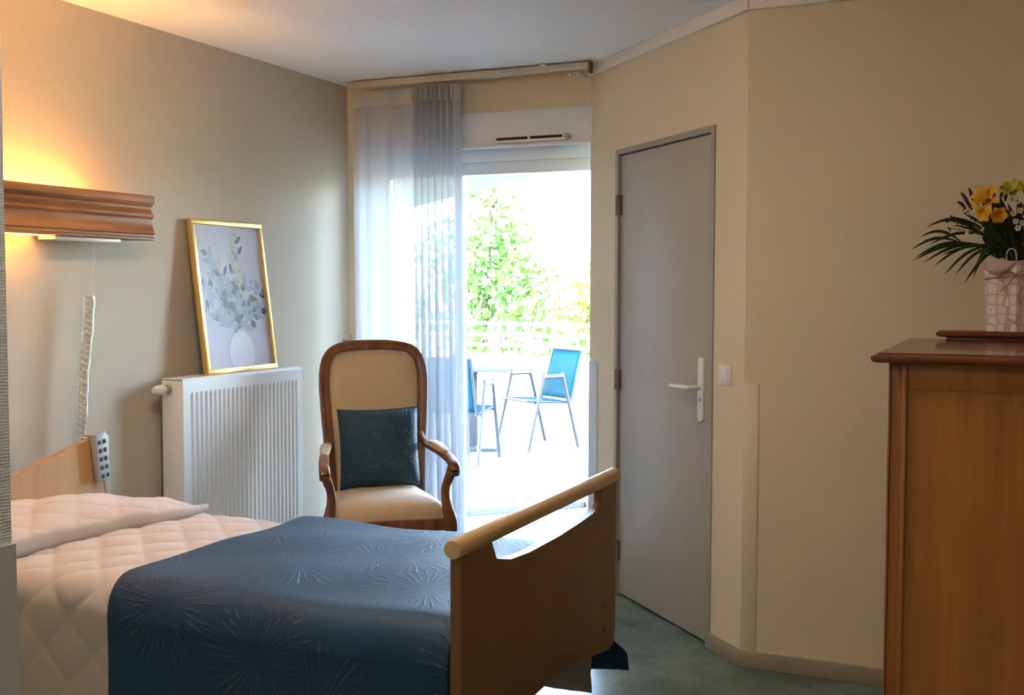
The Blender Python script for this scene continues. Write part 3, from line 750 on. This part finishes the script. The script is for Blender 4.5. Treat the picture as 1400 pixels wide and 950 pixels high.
for s_ in (-.925, .925):
    MB().sweep([(s_*.268, .04, .40), (s_*.212, .44, .40)], rprof(.028, .055, .2)).build('side_rail', 'chair_wood', ac)
    fp = smooth([(s_*.296, -.002, .660), (s_*.288, .010, .62), (s_*.270, .022, .57), (s_*.266, .018, .52), (s_*.278, .006, .46), (s_*.290, .004, .41), (s_*.290, .006, .36), (s_*.282, .012, .22), (s_*.275, .012, .10), (s_*.276, .008, .0)], 5)
    n = len(fp); sc = []
    for p in fp:
        z = p.z; sc.append(.95 if z > .6 else (.86+.42*math.exp(-((z-.41)/.08)**2) if z > .36 else .72+.5*sst(.1, .4, z)))
    MB().sweep(fp, rprof(.042, .040, .28), ref=(0, 1, 0), scale=sc).build('front_leg', 'chair_wood', ac, angle=40)
    ap = smooth([(s_*.226, .512, .758), (s_*.232, .475, .728), (s_*.246, .41, .706), (s_*.266, .30, .698), (s_*.284, .17, .693), (s_*.296, .05, .683), (s_*.300, -.015, .668), (s_*.300, -.036, .648), (s_*.298, -.028, .630)], 5)
    MB().sweep(ap, rprof(.042, .030, .35), scale=[.75+.35*sst(0, .7, i/len(ap)) for i in range(len(ap))]).build('arm', 'chair_wood', ac, angle=40)
    pp = smooth([(s_*.247, .405, .712), (s_*.262, .32, .718), (s_*.276, .22, .716), (s_*.288, .115, .708)], 5)
    MB().sweep(pp, rprof(.050, .030, .45, 4), scale=[max(.25, math.sin(PI*(i+.6)/(len(pp)+.2))**.4) for i in range(len(pp))]).build('arm_pad', 'cream', ac, angle=60)
    bp = smooth([(s_*.205, yb(.42), .42), (s_*.205, .465, .30), (s_*.207, .50, .15), (s_*.21, .555, 0)], 5)
    MB().sweep(bp, rprof(.038, .038, .2), ref=(0, 1, 0)).build('rear_leg', 'chair_wood', ac)

# cushion on the armchair
cu = thing('cushion', 'dark teal patterned cushion leaning on the armchair back', 'cushion', (0, 0, 0))
cl = Matrix.Translation((-2.425, 4.125, 0)) @ Matrix.Rotation(TH, 4, 'Z') @ Matrix.Translation((.008, .346, .514)) @ Matrix.Rotation(math.radians(-10), 4, 'X') @ Matrix.Rotation(math.radians(-1), 4, 'Y')
cu.matrix_world = cl
def cush(side):
    def fn(u, v_):
        a, b = 2*u-1, 2*v_-1
        x = .190*a*(1-.055*(1-b*b)*abs(a)**3*1.0); z = .186*b*(1-.055*(1-a*a)*abs(b)**3)
        th = .070*((1-a**4)*(1-b**4))**.55
        th += .004*math.sin(a*5+b*3)*(1-a*a)*(1-b*b)
        return (x, side*th, .185+z)
    return fn
MB().grid(32, 32, cush(-1), uv=lambda a, b: (a*.36+.31, b*.36+.07)).grid(32, 32, cush(1), uv=lambda a, b: (a*.36+.9, b*.36)).build('cover', 'cushion_velvet', cu, weld=.0008, angle=180)

# ------------------------------------------------------------------ dresser
dX0, dX1, dY0, dY1, dZ = -.293, .395, 3.050, 3.930, 1.268
ds = thing('dresser', 'tall cherry wood dresser with panelled side at the right edge', 'dresser', ((dX0+dX1)/2, (dY0+dY1)/2, 0))
def spart(mb, name, mat, parent=ds, **k):
    o = mb.build(name, mat, **k); o.parent = parent; o.matrix_parent_inverse = Matrix.Translation(ds.location).inverted(); return o
# moulded top: stacked outline
tp = MB(); zs = [(1.2415, .030), (1.246, .038), (1.252, .041), (1.258, .040), (1.262, .033), (1.2635, .026), (1.268, .022)]
vs_ = []
for z, e in zs: vs_ += [(dX0-e, dY0-e, z), (dX1, dY0-e, z), (dX1, dY1+e, z), (dX0-e, dY1+e, z)]
fs = [(i*4+j, i*4+(j+1) % 4, i*4+4+(j+1) % 4, i*4+4+j) for i in range(len(zs)-1) for j in range(4)]+[(3, 2, 1, 0), tuple(len(vs_)-4+i for i in range(4))]
spart(tp.add(vs_, fs), 'top', 'dresser_trim', angle=40)
spart(MB().box((dX0+.01, dY0+.012, .10), (dX1-.002, dY1-.012, 1.242)), 'carcass', 'dresser_wood')
for yy, sg in ((dY0, 1), (dY1, -1)):
    lo, hi = min(yy, yy+sg*.03), max(yy, yy+sg*.03)
    spart(MB().box((dX0, lo, 0), (dX0+.006, hi, 1.242)).box((dX0+.006, lo+(.008 if sg > 0 else 0), 0), (dX0+.034, hi-(.008 if sg < 0 else 0), 1.242)).box((dX0+.034, lo, 0), (dX0+.046, hi, 1.242)), 'corner_post', 'dresser_post', bevel=.002)
    spart(MB().box((dX1-.06, lo, 0), (dX1, hi, 1.242)), 'rear_stile', 'dresser_post', bevel=.002)
    d0 = .008
    spart(MB().box((dX0+.046, lo+(d0 if sg > 0 else 0), 1.172), (dX1-.06, hi-(d0 if sg < 0 else 0), 1.242)), 'upper_side_rail', 'dresser_wood', bevel=.002)
    spart(MB().box((dX0+.046, lo+(d0 if sg > 0 else 0), .08), (dX1-.06, hi-(d0 if sg < 0 else 0), .19)), 'lower_side_rail', 'dresser_wood', bevel=.002)
    spart(MB().box((dX0+.046, lo+(.011 if sg > 0 else 0), .19), (dX1-.06, hi-(.011 if sg < 0 else 0), 1.170)), 'side_panel', 'dresser_wood')
for kx in range(5):
    z0 = .16+kx*.214
    dw = spart(MB().box((dX0-.002, dY0+.05, z0), (dX0+.012, dY1-.05, z0+.20)), 'drawer', 'dresser_wood', bevel=.004)
    for yy in (dY0+.34, dY1-.24):
        kn = MB().lathe([(.0, -.020), (.012, -.018), (.014, -.013), (.008, -.005), (.006, 0)], (dX0-.002, yy, z0+.10), 12, T=lambda x, y, z: (z, y, x)).build('knob', 'bronze'); kn.parent = dw; kn.matrix_parent_inverse = Matrix.Translation(ds.location).inverted()
# low stepped stand on the dresser
st = thing('display_stand', 'low dark wooden stand on the dresser under the flowers', 'stand', (.08, 3.87, dZ))
MB().box((-.275, -.035, 0), (.30, .055, .011)).build('base', 'dresser_trim', st, bevel=.002)
mb = MB(); vs_ = []
zs = [(.011, -.004), (.015, .008), (.020, .010), (.026, .008), (.031, .0)]
for z, e in zs: vs_ += [(-.295-e, -.047-e, z), (.30+e, -.047-e, z), (.30+e, .065+e, z), (-.295-e, .065+e, z)]
fs = [(i*4+j, i*4+(j+1) % 4, i*4+4+(j+1) % 4, i*4+4+j) for i in range(len(zs)-1) for j in range(4)]+[(3, 2, 1, 0), tuple(len(vs_)-4+i for i in range(4))]
mb.add(vs_, fs).build('board', 'dresser_trim', st, angle=40)

# gift bag
BZ = dZ+.031
bgp = Vector((.028, 3.889, BZ))
bag = thing('gift_bag', 'pale floral paper gift bag with twine bow on the dresser', 'gift bag', bgp, math.radians(0))
# footprint: corner ridge towards the camera at px 1388
c0 = Vector((.006, 3.840, BZ))-bgp; cl_ = Vector((-.085, 3.862, BZ))-bgp
cr_ = Vector((.075, 3.872, BZ))-bgp; cb = cl_+(cr_-c0)
foot = [cl_, c0, cr_, cb]; hB = .222
def ring(z, s_): return [Vector((p.x*s_, p.y*s_, z)) for p in foot]
mb = MB(); rs = [ring(0, .94), ring(.10, .97), ring(hB, 1.02)]; vs_ = [p for r in rs for p in r]
fs = [(i*4+j, i*4+(j+1) % 4, i*4+4+(j+1) % 4, i*4+4+j) for i in range(2) for j in range(4)]+[(3, 2, 1, 0)]
mb.add(vs_, fs).build('paper_wall', 'paper', bag, smooth=False, solid=.0012)
tl, tc = rs[2][0], rs[2][1]; dd = tc-tl; nn = Vector((dd.y, -dd.x, 0)).normalized()*.004
fl = [tl+dd*(i/10)+nn+Vector((0, 0, 0)) for i in range(11)]; fl2 = [tl+dd*(i/10)+nn*1.6+Vector((0, 0, -.045*math.sin(PI*min(1, i/10*.9+.12))**.7)) for i in range(11)]
mb = MB().add(fl+fl2, [(i, i+1, 12+i, 11+i) for i in range(10)]); mb.build('folded_rim', 'paper_dark', bag, solid=.0012)
ty = [foot[0]*1.03+Vector((0, 0, .165)), foot[1]*1.06+Vector((0, 0, .178)), foot[2]*1.03+Vector((0, 0, .170))]
MB().tube([p for p in ty], .0028, 6).build('twine', 'twine', bag)
kc = foot[1]*1.10+Vector((0, 0, .180))
MB().tube(smooth([kc, kc+Vector((-.03, -.004, .012)), kc+Vector((-.055, 0, -.012)), kc+Vector((-.03, -.002, -.012)), kc, kc+Vector((.03, -.004, .018)), kc+Vector((.05, 0, .0)), kc+Vector((.03, 0, -.012)), kc], 5), .0026, 6).tube(smooth([kc, kc+Vector((-.02, -.004, -.03)), kc+Vector((-.045, -.002, -.055))], 4), .0024, 6).build('bow', 'twine', bag)
hc = (rs[2][0]+rs[2][1])/2; du = dd.normalized()
MB().tube(smooth([hc+du*.02+nn, hc+du*.02+nn+Vector((0, 0, .025)), hc+du*.03+nn+Vector((0, 0, .038)), hc+du*.045+nn+Vector((0, 0, .03)), hc+du*.048+nn], 5), .0022, 6).build('handle', 'paper_dark', bag)

# ------------------------------------------------------------------ bouquet in the bag
bq0 = bgp+Vector((0, 0, .06))
bq = thing('bouquet', 'mixed bouquet with yellow flowers and palm leaf in the gift bag', 'bouquet', bq0)
def L_(p): return Vector(p)-bq0
def leaflet(base, tip, sag, wd, parent, name='leaflet', mat='palm'):
    base, tip = L_(base), L_(tip); mb = MB(); n = 7; vs_ = []
    d = (tip-base); side = d.cross(Vector((0.2, -1, .25))).normalized()
    for i in range(n):
        t = i/(n-1); p = base+d*t+Vector((0, 0, sag*math.sin(PI*t)))
        wv = wd*math.sin(PI*(.12+.88*t))**.7 if i < n-1 else 0
        fo = Vector((0, .3*wv, 0))
        vs_ += [p-side*wv/2+fo, p-Vector((0, .15*wv, 0)), p+side*wv/2+fo]
    fs = []
    for i in range(n-1):
        for j in range(2): fs.append((i*3+j, i*3+j+1, i*3+j+4, i*3+j+3))
    return mb.add(vs_, fs).build(name, mat, parent, angle=60)
sD = 3.60
core = at_dist(1392, 346, sD+.04)
stem = MB()
for k in range(9):
    a = k*2*PI/9; tp_ = L_(at_dist(1392, 300, sD+.06))+Vector((.07*math.cos(a), .05*math.sin(a), .02*(k % 3)))
    stem.tube([Vector((.02*math.cos(a), .015*math.sin(a), -.02)), Vector((.03*math.cos(a), .02*math.sin(a), .15)), tp_], .0028, 5)
stem.build('stems', 'foliage', bq)
fr_specs = [
 ([(1390, 350), (1350, 336), (1310, 330)], [(1245, 342, .012), (1256, 325, .016), (1250, 353, .006), (1247, 357, .004), (1262, 360, .006), (1276, 365, .008), (1290, 377, .010), (1306, 376, .010), (1318, 388, .008), (1300, 308, .01)], 0.0),
 ([(1392, 350), (1368, 332), (1330, 312)], [(1265, 312, .016), (1281, 303, .012), (1268, 336, .010), (1330, 382, .006), (1335, 370, .008), (1296, 296, .006), (1283, 350, .008), (1315, 291, .004)], -.03),
]
for pth_, tips, dz in fr_specs:
    ctrl = [at_dist(u, v_, sD+dz) for u, v_ in pth_]
    rp = smooth([L_(p) for p in ctrl], 6)
    f_ = MB().tube(rp, .0022, 6, scale=[1.2-.8*i/len(rp) for i in range(len(rp))]).build('palm_frond', 'palm', bq)
    for q, (u, v_, sg) in enumerate(tips):
        b_ = rp[int((len(rp)-1)*(1-.78*q/len(tips)))]+bq0
        leaflet(b_, at_dist(u, v_, sD+dz+random.uniform(-.05, .03)), sg+.012, .0105, f_)
# leaves filling the heart of the bouquet
for k in range(90):
    u, v_ = random.uniform(1336, 1450), random.uniform(266, 350)
    if v_ < 275 and u < 1345: continue
    b_ = at_dist(min(u+25, 1400), 352, sD+random.uniform(.0, .10)); t_ = at_dist(u, v_, sD+random.uniform(-.03, .14))
    leaflet(b_, t_, .01, random.uniform(.016, .030), bq, 'leaf', 'foliage')
for k in range(10):
    u, v_ = random.uniform(1352, 1400), random.uniform(296, 348)
    b_ = at_dist(1395, 356, sD+.05); leaflet(b_, at_dist(u, v_, sD+random.uniform(-.02, .04)), .0, .035, bq, 'leaf', 'foliage')
# sprays of small buds at the left
for k, (u, v_) in enumerate(((1296, 301), (1304, 297), (1312, 305), (1320, 290), (1330, 300), (1300, 312), (1338, 288))):
    b_ = at_dist(1372, 335, sD); t_ = at_dist(u, v_, sD)
    sp_ = MB().tube(smooth([L_(b_), (L_(b_)+L_(t_))/2+Vector((0, 0, .012)), L_(t_)], 4), .0012, 5)
    for q in range(3):
        c_ = L_(t_)+Vector((random.uniform(-.008, .008), random.uniform(-.006, .006), random.uniform(-.006, .008)))
        sp_.lathe([(.0, -.003), (.003, -.001), (.0032, .002), (0, .0035)], c_, 7)
    sp_.build('bud_sprig', 'foliage', bq)
def flower(u, v_, s_, R_, npet, face, pet, cen, wd, name, cup=.35):
    p = at_dist(u, v_, s_); root_ = MB()
    cz = L_(p); z_ = Vector(face).normalized(); x_ = z_.cross(Vector((0, 0, 1))).normalized(); y_ = x_.cross(z_)
    root_.lathe([(0, -.004), (R_*.22, -.002), (R_*.25, .004), (R_*.12, .010), (0, .011)], (0, 0, 0), 10, T=lambda a, b, c: tuple(cz+x_*a+y_*b+z_*c))
    f_ = root_.build(name, cen, bq)
    for k in range(npet):
        a = 2*PI*k/npet+random.uniform(-.1, .1); d = x_*math.cos(a)+y_*math.sin(a); sd_ = z_.cross(d)
        vs_ = []
        for i in range(6):
            t = i/5; w_ = wd*R_*math.sin(PI*(.10+.86*t))**.8; q = cz+d*(R_*(.12+.88*t))+z_*(R_*(cup+.25*math.sin(k*2.4))*math.sin(t*2.2))
            vs_ += [q-sd_*w_/2+z_*w_*.16, q, q+sd_*w_/2+z_*w_*.16]
        fs = [(i*3+j, i*3+j+1, i*3+j+4, i*3+j+3) for i in range(5) for j in range(2)]
        MB().add(vs_, fs).build('petal', pet, f_, angle=70)
    return f_
toc = -Fv
flower(1352, 276, sD-.03, .052, 7, (-.35, -.75, .45), 'petal_yellow', 'petal_mauve', .5, 'yellow_flower', .6)
flower(1347, 291, sD-.05, .030, 6, (-.4, -.8, -.1), 'petal_yellow', 'petal_yellow', .8, 'yellow_flower', .5)
flower(1365, 293, sD-.05, .028, 6, (.1, -.9, -.2), 'petal_yellow', 'petal_yellow', .8, 'yellow_flower', .5)
flower(1384, 264, sD, .042, 10, (-.1, -.6, .7), 'petal_lime', 'petal_lime', .55, 'lime_flower', .5)
flower(1402, 262, sD+.02, .038, 10, (.1, -.5, .8), 'petal_lime', 'petal_lime', .55, 'lime_flower', .5)
flower(1422, 285, sD, .050, 7, (.3, -.8, .4), 'petal_yellow', 'petal_mauve', .5, 'yellow_flower', .6)
for (u, v_) in ((1386, 292), (1395, 288), (1403, 296), (1389, 303), (1398, 305), (1392, 312), (1384, 272), (1392, 275), (1404, 312), (1346, 300), (1322, 318), (1333, 322), (1343, 313)):
    flower(u, v_, sD-.05+random.uniform(-.01, .01), .0105 if u > 1350 else .007, 6, (-.2, -.9, .2), 'petal_white', 'petal_lime', .8, 'white_blossom', .3)
for (u, v_, du_, dv_) in ((1322, 273, -9, -11), (1328, 268, -4, -12), (1334, 272, 2, -10), (1318, 278, -10, -3), (1338, 264, 0, -9), (1357, 264, -2, -10), (1366, 262, 3, -9), (1371, 267, 6, -9), (1326, 279, -6, -4), (1342, 274, 1, -7)):
    leaflet(at_dist(u+3, v_+8, sD), at_dist(u+du_, v_+dv_, sD), .004, .012, bq, 'mauve_petal', 'petal_mauve')

# ------------------------------------------------------------------ fill lamps added to brighten the room (outside the frame, on the room and hall ceilings)
cl = thing('fill_lamp', 'added round opal fill lamp above the bedside, out of frame', 'ceiling lamp', (-1.75, 2.42, H))
MB().lathe([(0, -.02), (.16, -.02), (.165, -.012), (.165, 0), (0, 0)], (0, 0, 0), 32).build('fill_lamp_base', 'white', cl)
MB().lathe([(0, -.075), (.08, -.068), (.13, -.048), (.15, -.02)], (0, 0, 0), 32).build('fill_lamp_diffuser', 'opal', cl)
c3 = thing('fill_lamp', '', 'ceiling lamp', (-.93, .72, H))
MB().lathe([(0, -.02), (.16, -.02), (.165, -.012), (.165, 0), (0, 0)], (0, 0, 0), 32).build('fill_lamp_base', 'white', c3)
MB().lathe([(0, -.075), (.08, -.068), (.13, -.048), (.15, -.02)], (0, 0, 0), 32).build('fill_lamp_diffuser', 'opal_hall', c3)
c3['label'] = 'added round opal fill lamp in the entry hall, out of frame'
for o in (cl, c3): o['group'] = 'added fill lamps'

# ------------------------------------------------------------------ terrace
tf = MB().box((-16, 5.45, -.16), (4, 15.2, -.045)).build('terrace_floor', 'joint', smooth=False)
struct(tf, 'pale concrete slab paving of the terrace', 'terrace')
SL = 1.5; sm = None
ca = math.cos(PI/4)
a0 = Vector((-2.6, 5.95, 0))
for i in range(-6, 10):
    for j in range(-3, 7):
        c_ = a0+Vector((-ca, ca, 0))*(i*SL)+Vector((-ca, -ca, 0))*(j*SL)
        if not (-9.5 < c_.x < 1 and 6.55 < c_.y < 12.6): continue
        if c_.x > -1.5 and c_.y > 8: continue
        if sm is None:
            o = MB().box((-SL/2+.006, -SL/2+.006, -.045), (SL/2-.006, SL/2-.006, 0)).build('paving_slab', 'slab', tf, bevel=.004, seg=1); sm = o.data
        else:
            o = bpy.data.objects.new('paving_slab', sm); C.objects.link(o); o.parent = tf
        o.location = c_; o.rotation_euler = (0, 0, PI/4)
# strip by the door and by the parapet, so no hole shows
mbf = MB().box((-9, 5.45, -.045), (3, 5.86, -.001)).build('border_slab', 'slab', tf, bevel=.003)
# parapet and guard rail
pa, pb = Vector((-10.5, 14.49, 0)), Vector((-1.0, 12.53, 0)); pd = (pb-pa).normalized(); pn = Vector((-pd.y, pd.x, 0))
def PT(a, b, c): p = pa+pd*a+pn*b; return (p.x, p.y, c)
PL = (pb-pa).length
struct(MB().box((0, 0, -.1), (PL, .2, .50), T=PT).box((0, -.03, .50), (PL, .23, .53), T=PT).build('wall_parapet', 'render', bevel=.004), 'white rendered parapet around the terrace', 'parapet')
gr = thing('guard_rail', 'white metal guard rail on the terrace parapet', 'railing', PT(PL/2, .1, .53))
def GT(a, b, c): return Vector(PT(a, b, c))-gr.location
for z in (.955, .80, .66): MB().box((0, .08, z-.022), (PL, .12, z+.022), T=GT).build('rail', 'rail_white', gr, bevel=.006)
k = 0.35
while k < PL:
    MB().box((k-.03, .075, .53), (k+.03, .125, .955), T=GT).build('post', 'rail_white', gr, bevel=.006); k += .62
# overhanging balcony slab above the terrace
e0, e1 = Vector((-6.952, 14.003)), Vector((-3.956, 10.864)); ed = (e1-e0).normalized()
A_, B_ = e0-ed*6.0, e1+ed*8.0
E2 = e1+ed*.4
poly = [(A_.x, A_.y), (E2.x, E2.y), (-4.2, 5.47), (-11.5, 5.47)]
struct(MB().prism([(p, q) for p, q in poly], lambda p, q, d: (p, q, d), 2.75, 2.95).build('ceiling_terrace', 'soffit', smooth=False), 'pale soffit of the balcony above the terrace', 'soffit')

# patio chair
def patio_chair():
    t = thing('patio_chair', 'x', 'chair')
    for s_ in (-1, 1):
        w_ = s_*.27
        MB().tube(smooth([(-.27, w_, 0), (-.105, w_, .625), (-.085, w_, .645), (.09, w_, .645), (.11, w_, .625), (.27, w_, 0)], 5), .0155, 8, ref=(0, 1, 0)).build('leg_frame', 'patio_metal', t)
        MB().box((-.10, w_-.022, .648), (.11, w_+.022, .664)).build('armrest', 'rail_white', t, bevel=.004)
        MB().tube(smooth([(.24, s_*.235, .435), (-.17, s_*.235, .41), (-.215, s_*.235, .44), (-.335, s_*.235, .87)], 5), .011, 8, ref=(0, 1, 0)).build('seat_tube', 'patio_metal', t)
        for x in (-.205, .20): MB().tube([(x*.84, w_, .415), (x*.9, s_*.235, .42)], .009, 6).build('strut', 'patio_metal', t)
    for x, z in ((.24, .435), (-.335, .87)): MB().tube([(x, -.235, z), (x, .235, z)], .011, 8).build('cross_bar', 'patio_metal', t)
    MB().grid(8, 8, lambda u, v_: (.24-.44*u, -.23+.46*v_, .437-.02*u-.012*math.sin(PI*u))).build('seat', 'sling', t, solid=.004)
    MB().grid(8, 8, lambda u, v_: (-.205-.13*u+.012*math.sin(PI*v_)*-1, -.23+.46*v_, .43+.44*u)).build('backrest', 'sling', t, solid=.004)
    return t
ch = patio_chair(); ch['label'] = 'blue sling patio chair by the parapet, facing the terrace table'; ch['group'] = 'blue patio chairs'
ch.location = (-3.93, 9.32, 0); ch.rotation_euler = (0, 0, math.radians(236))
c2 = copy_tree(ch); c2['label'] = 'blue sling patio chair partly hidden by the sheer curtain edge, back turned'
c2.location = (-4.19, 8.25, 0); c2.rotation_euler = (0, 0, math.radians(96))
tb = thing('patio_table', 'grey pedestal patio table between the blue chairs', 'table', (-4.42, 8.97, 0), math.radians(20))
MB().box((-.36, -.36, .705), (.36, .36, .73)).build('table_top', 'patio_top', tb, bevel=.006)
MB().box((-.055, -.055, .03), (.055, .055, .705)).build('pedestal', 'patio_metal', tb, bevel=.006)
MB().box((-.24, -.24, 0), (.24, .24, .03)).build('foot_plate', 'patio_metal', tb, bevel=.006)

# ------------------------------------------------------------------ garden beyond
struct(MB().box((-60, 15.3, -3.3), (40, 90, -3.2)).build('ground_garden', 'grass', smooth=False), 'garden ground below the terrace', 'ground')
def tree(label, loc, hgt, blobs, nleaf, mat, seed, lsz=.22):
    r_ = random.Random(seed); t = thing('tree', label, 'tree', loc, 0, 'garden trees')
    tr = MB().tube(smooth([(0, 0, 0), (.1, .05, hgt*.4), (-.05, .1, hgt*.75)], 5), .16, 8, scale=[1-.6*i/10 for i in range(11)])
    for (bx, by, bz, br) in blobs: tr.tube(smooth([(.05, .05, hgt*.35), (bx*.5, by*.5, (hgt*.4+bz)*.5), (bx, by, bz)], 4), .05, 6)
    tr.build('trunk', 'bark', t)
    lf = MB(); tot = sum(b[3]**2 for b in blobs)
    for (bx, by, bz, br) in blobs:
        for k in range(int(nleaf*br**2/tot)):
            d = Vector((r_.gauss(0, 1), r_.gauss(0, 1), r_.gauss(0, 1))).normalized()*(br*r_.random()**.45)
            c_ = Vector((bx, by, bz))+d; a = Vector((r_.gauss(0, 1), r_.gauss(0, 1), r_.gauss(0, 1))).normalized(); b = a.cross(Vector((r_.gauss(0, 1), r_.gauss(0, 1), r_.gauss(0, 1)))).normalized(); s_ = lsz*r_.uniform(.6, 1.3)
            lf.add([c_-a*s_*.5, c_+b*s_*.28, c_+a*s_*.5, c_-b*s_*.28], [(0, 1, 2, 3)])
    o = lf.build('foliage', mat, t, smooth=False); o['kind'] = 'stuff'
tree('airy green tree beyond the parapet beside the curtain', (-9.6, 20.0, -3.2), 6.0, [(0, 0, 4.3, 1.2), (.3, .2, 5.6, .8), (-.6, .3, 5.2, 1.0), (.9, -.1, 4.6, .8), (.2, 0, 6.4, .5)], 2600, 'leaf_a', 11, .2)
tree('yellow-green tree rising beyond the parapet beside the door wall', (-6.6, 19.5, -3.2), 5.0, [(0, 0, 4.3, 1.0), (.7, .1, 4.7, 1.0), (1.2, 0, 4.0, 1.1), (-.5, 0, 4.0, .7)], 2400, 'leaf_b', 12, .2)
hg = random.Random(5)
lf = MB()
for k in range(3200):
    x = hg.uniform(-14, -3.5); c_ = Vector((x, 17.5-.2*(x+6)+hg.uniform(-.5, .5), hg.uniform(-1.0, 1.05+.25*math.sin(x*2.3))))
    a = Vector((hg.gauss(0, 1), hg.gauss(0, 1), hg.gauss(0, 1))).normalized(); b = a.cross(Vector((hg.gauss(0, 1), hg.gauss(0, 1), hg.gauss(0, 1)))).normalized(); s_ = .2*hg.uniform(.6, 1.3)
    lf.add([c_-a*s_*.5, c_+b*s_*.28, c_+a*s_*.5, c_-b*s_*.28], [(0, 1, 2, 3)])
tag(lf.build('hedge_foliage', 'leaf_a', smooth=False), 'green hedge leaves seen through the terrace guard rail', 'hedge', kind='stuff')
hs = thing('house', 'pale far house with a slate roof edge', 'house', (-11.0, 40, -3.2))
MB().box((-2.0, 0, 0), (6, 8, 6.2)).build('house_wall', 'render', hs)
MB().prism([(-3.35, 7.3), (2.0, 3.1+5.6), (7.35, 7.3-2.4), (7.35, 4.7), (2, 8.5), (-3.35, 7.1)], lambda p, q, d: (p, d, q), -.4, 8.4).build('house_roof', 'roof', hs)
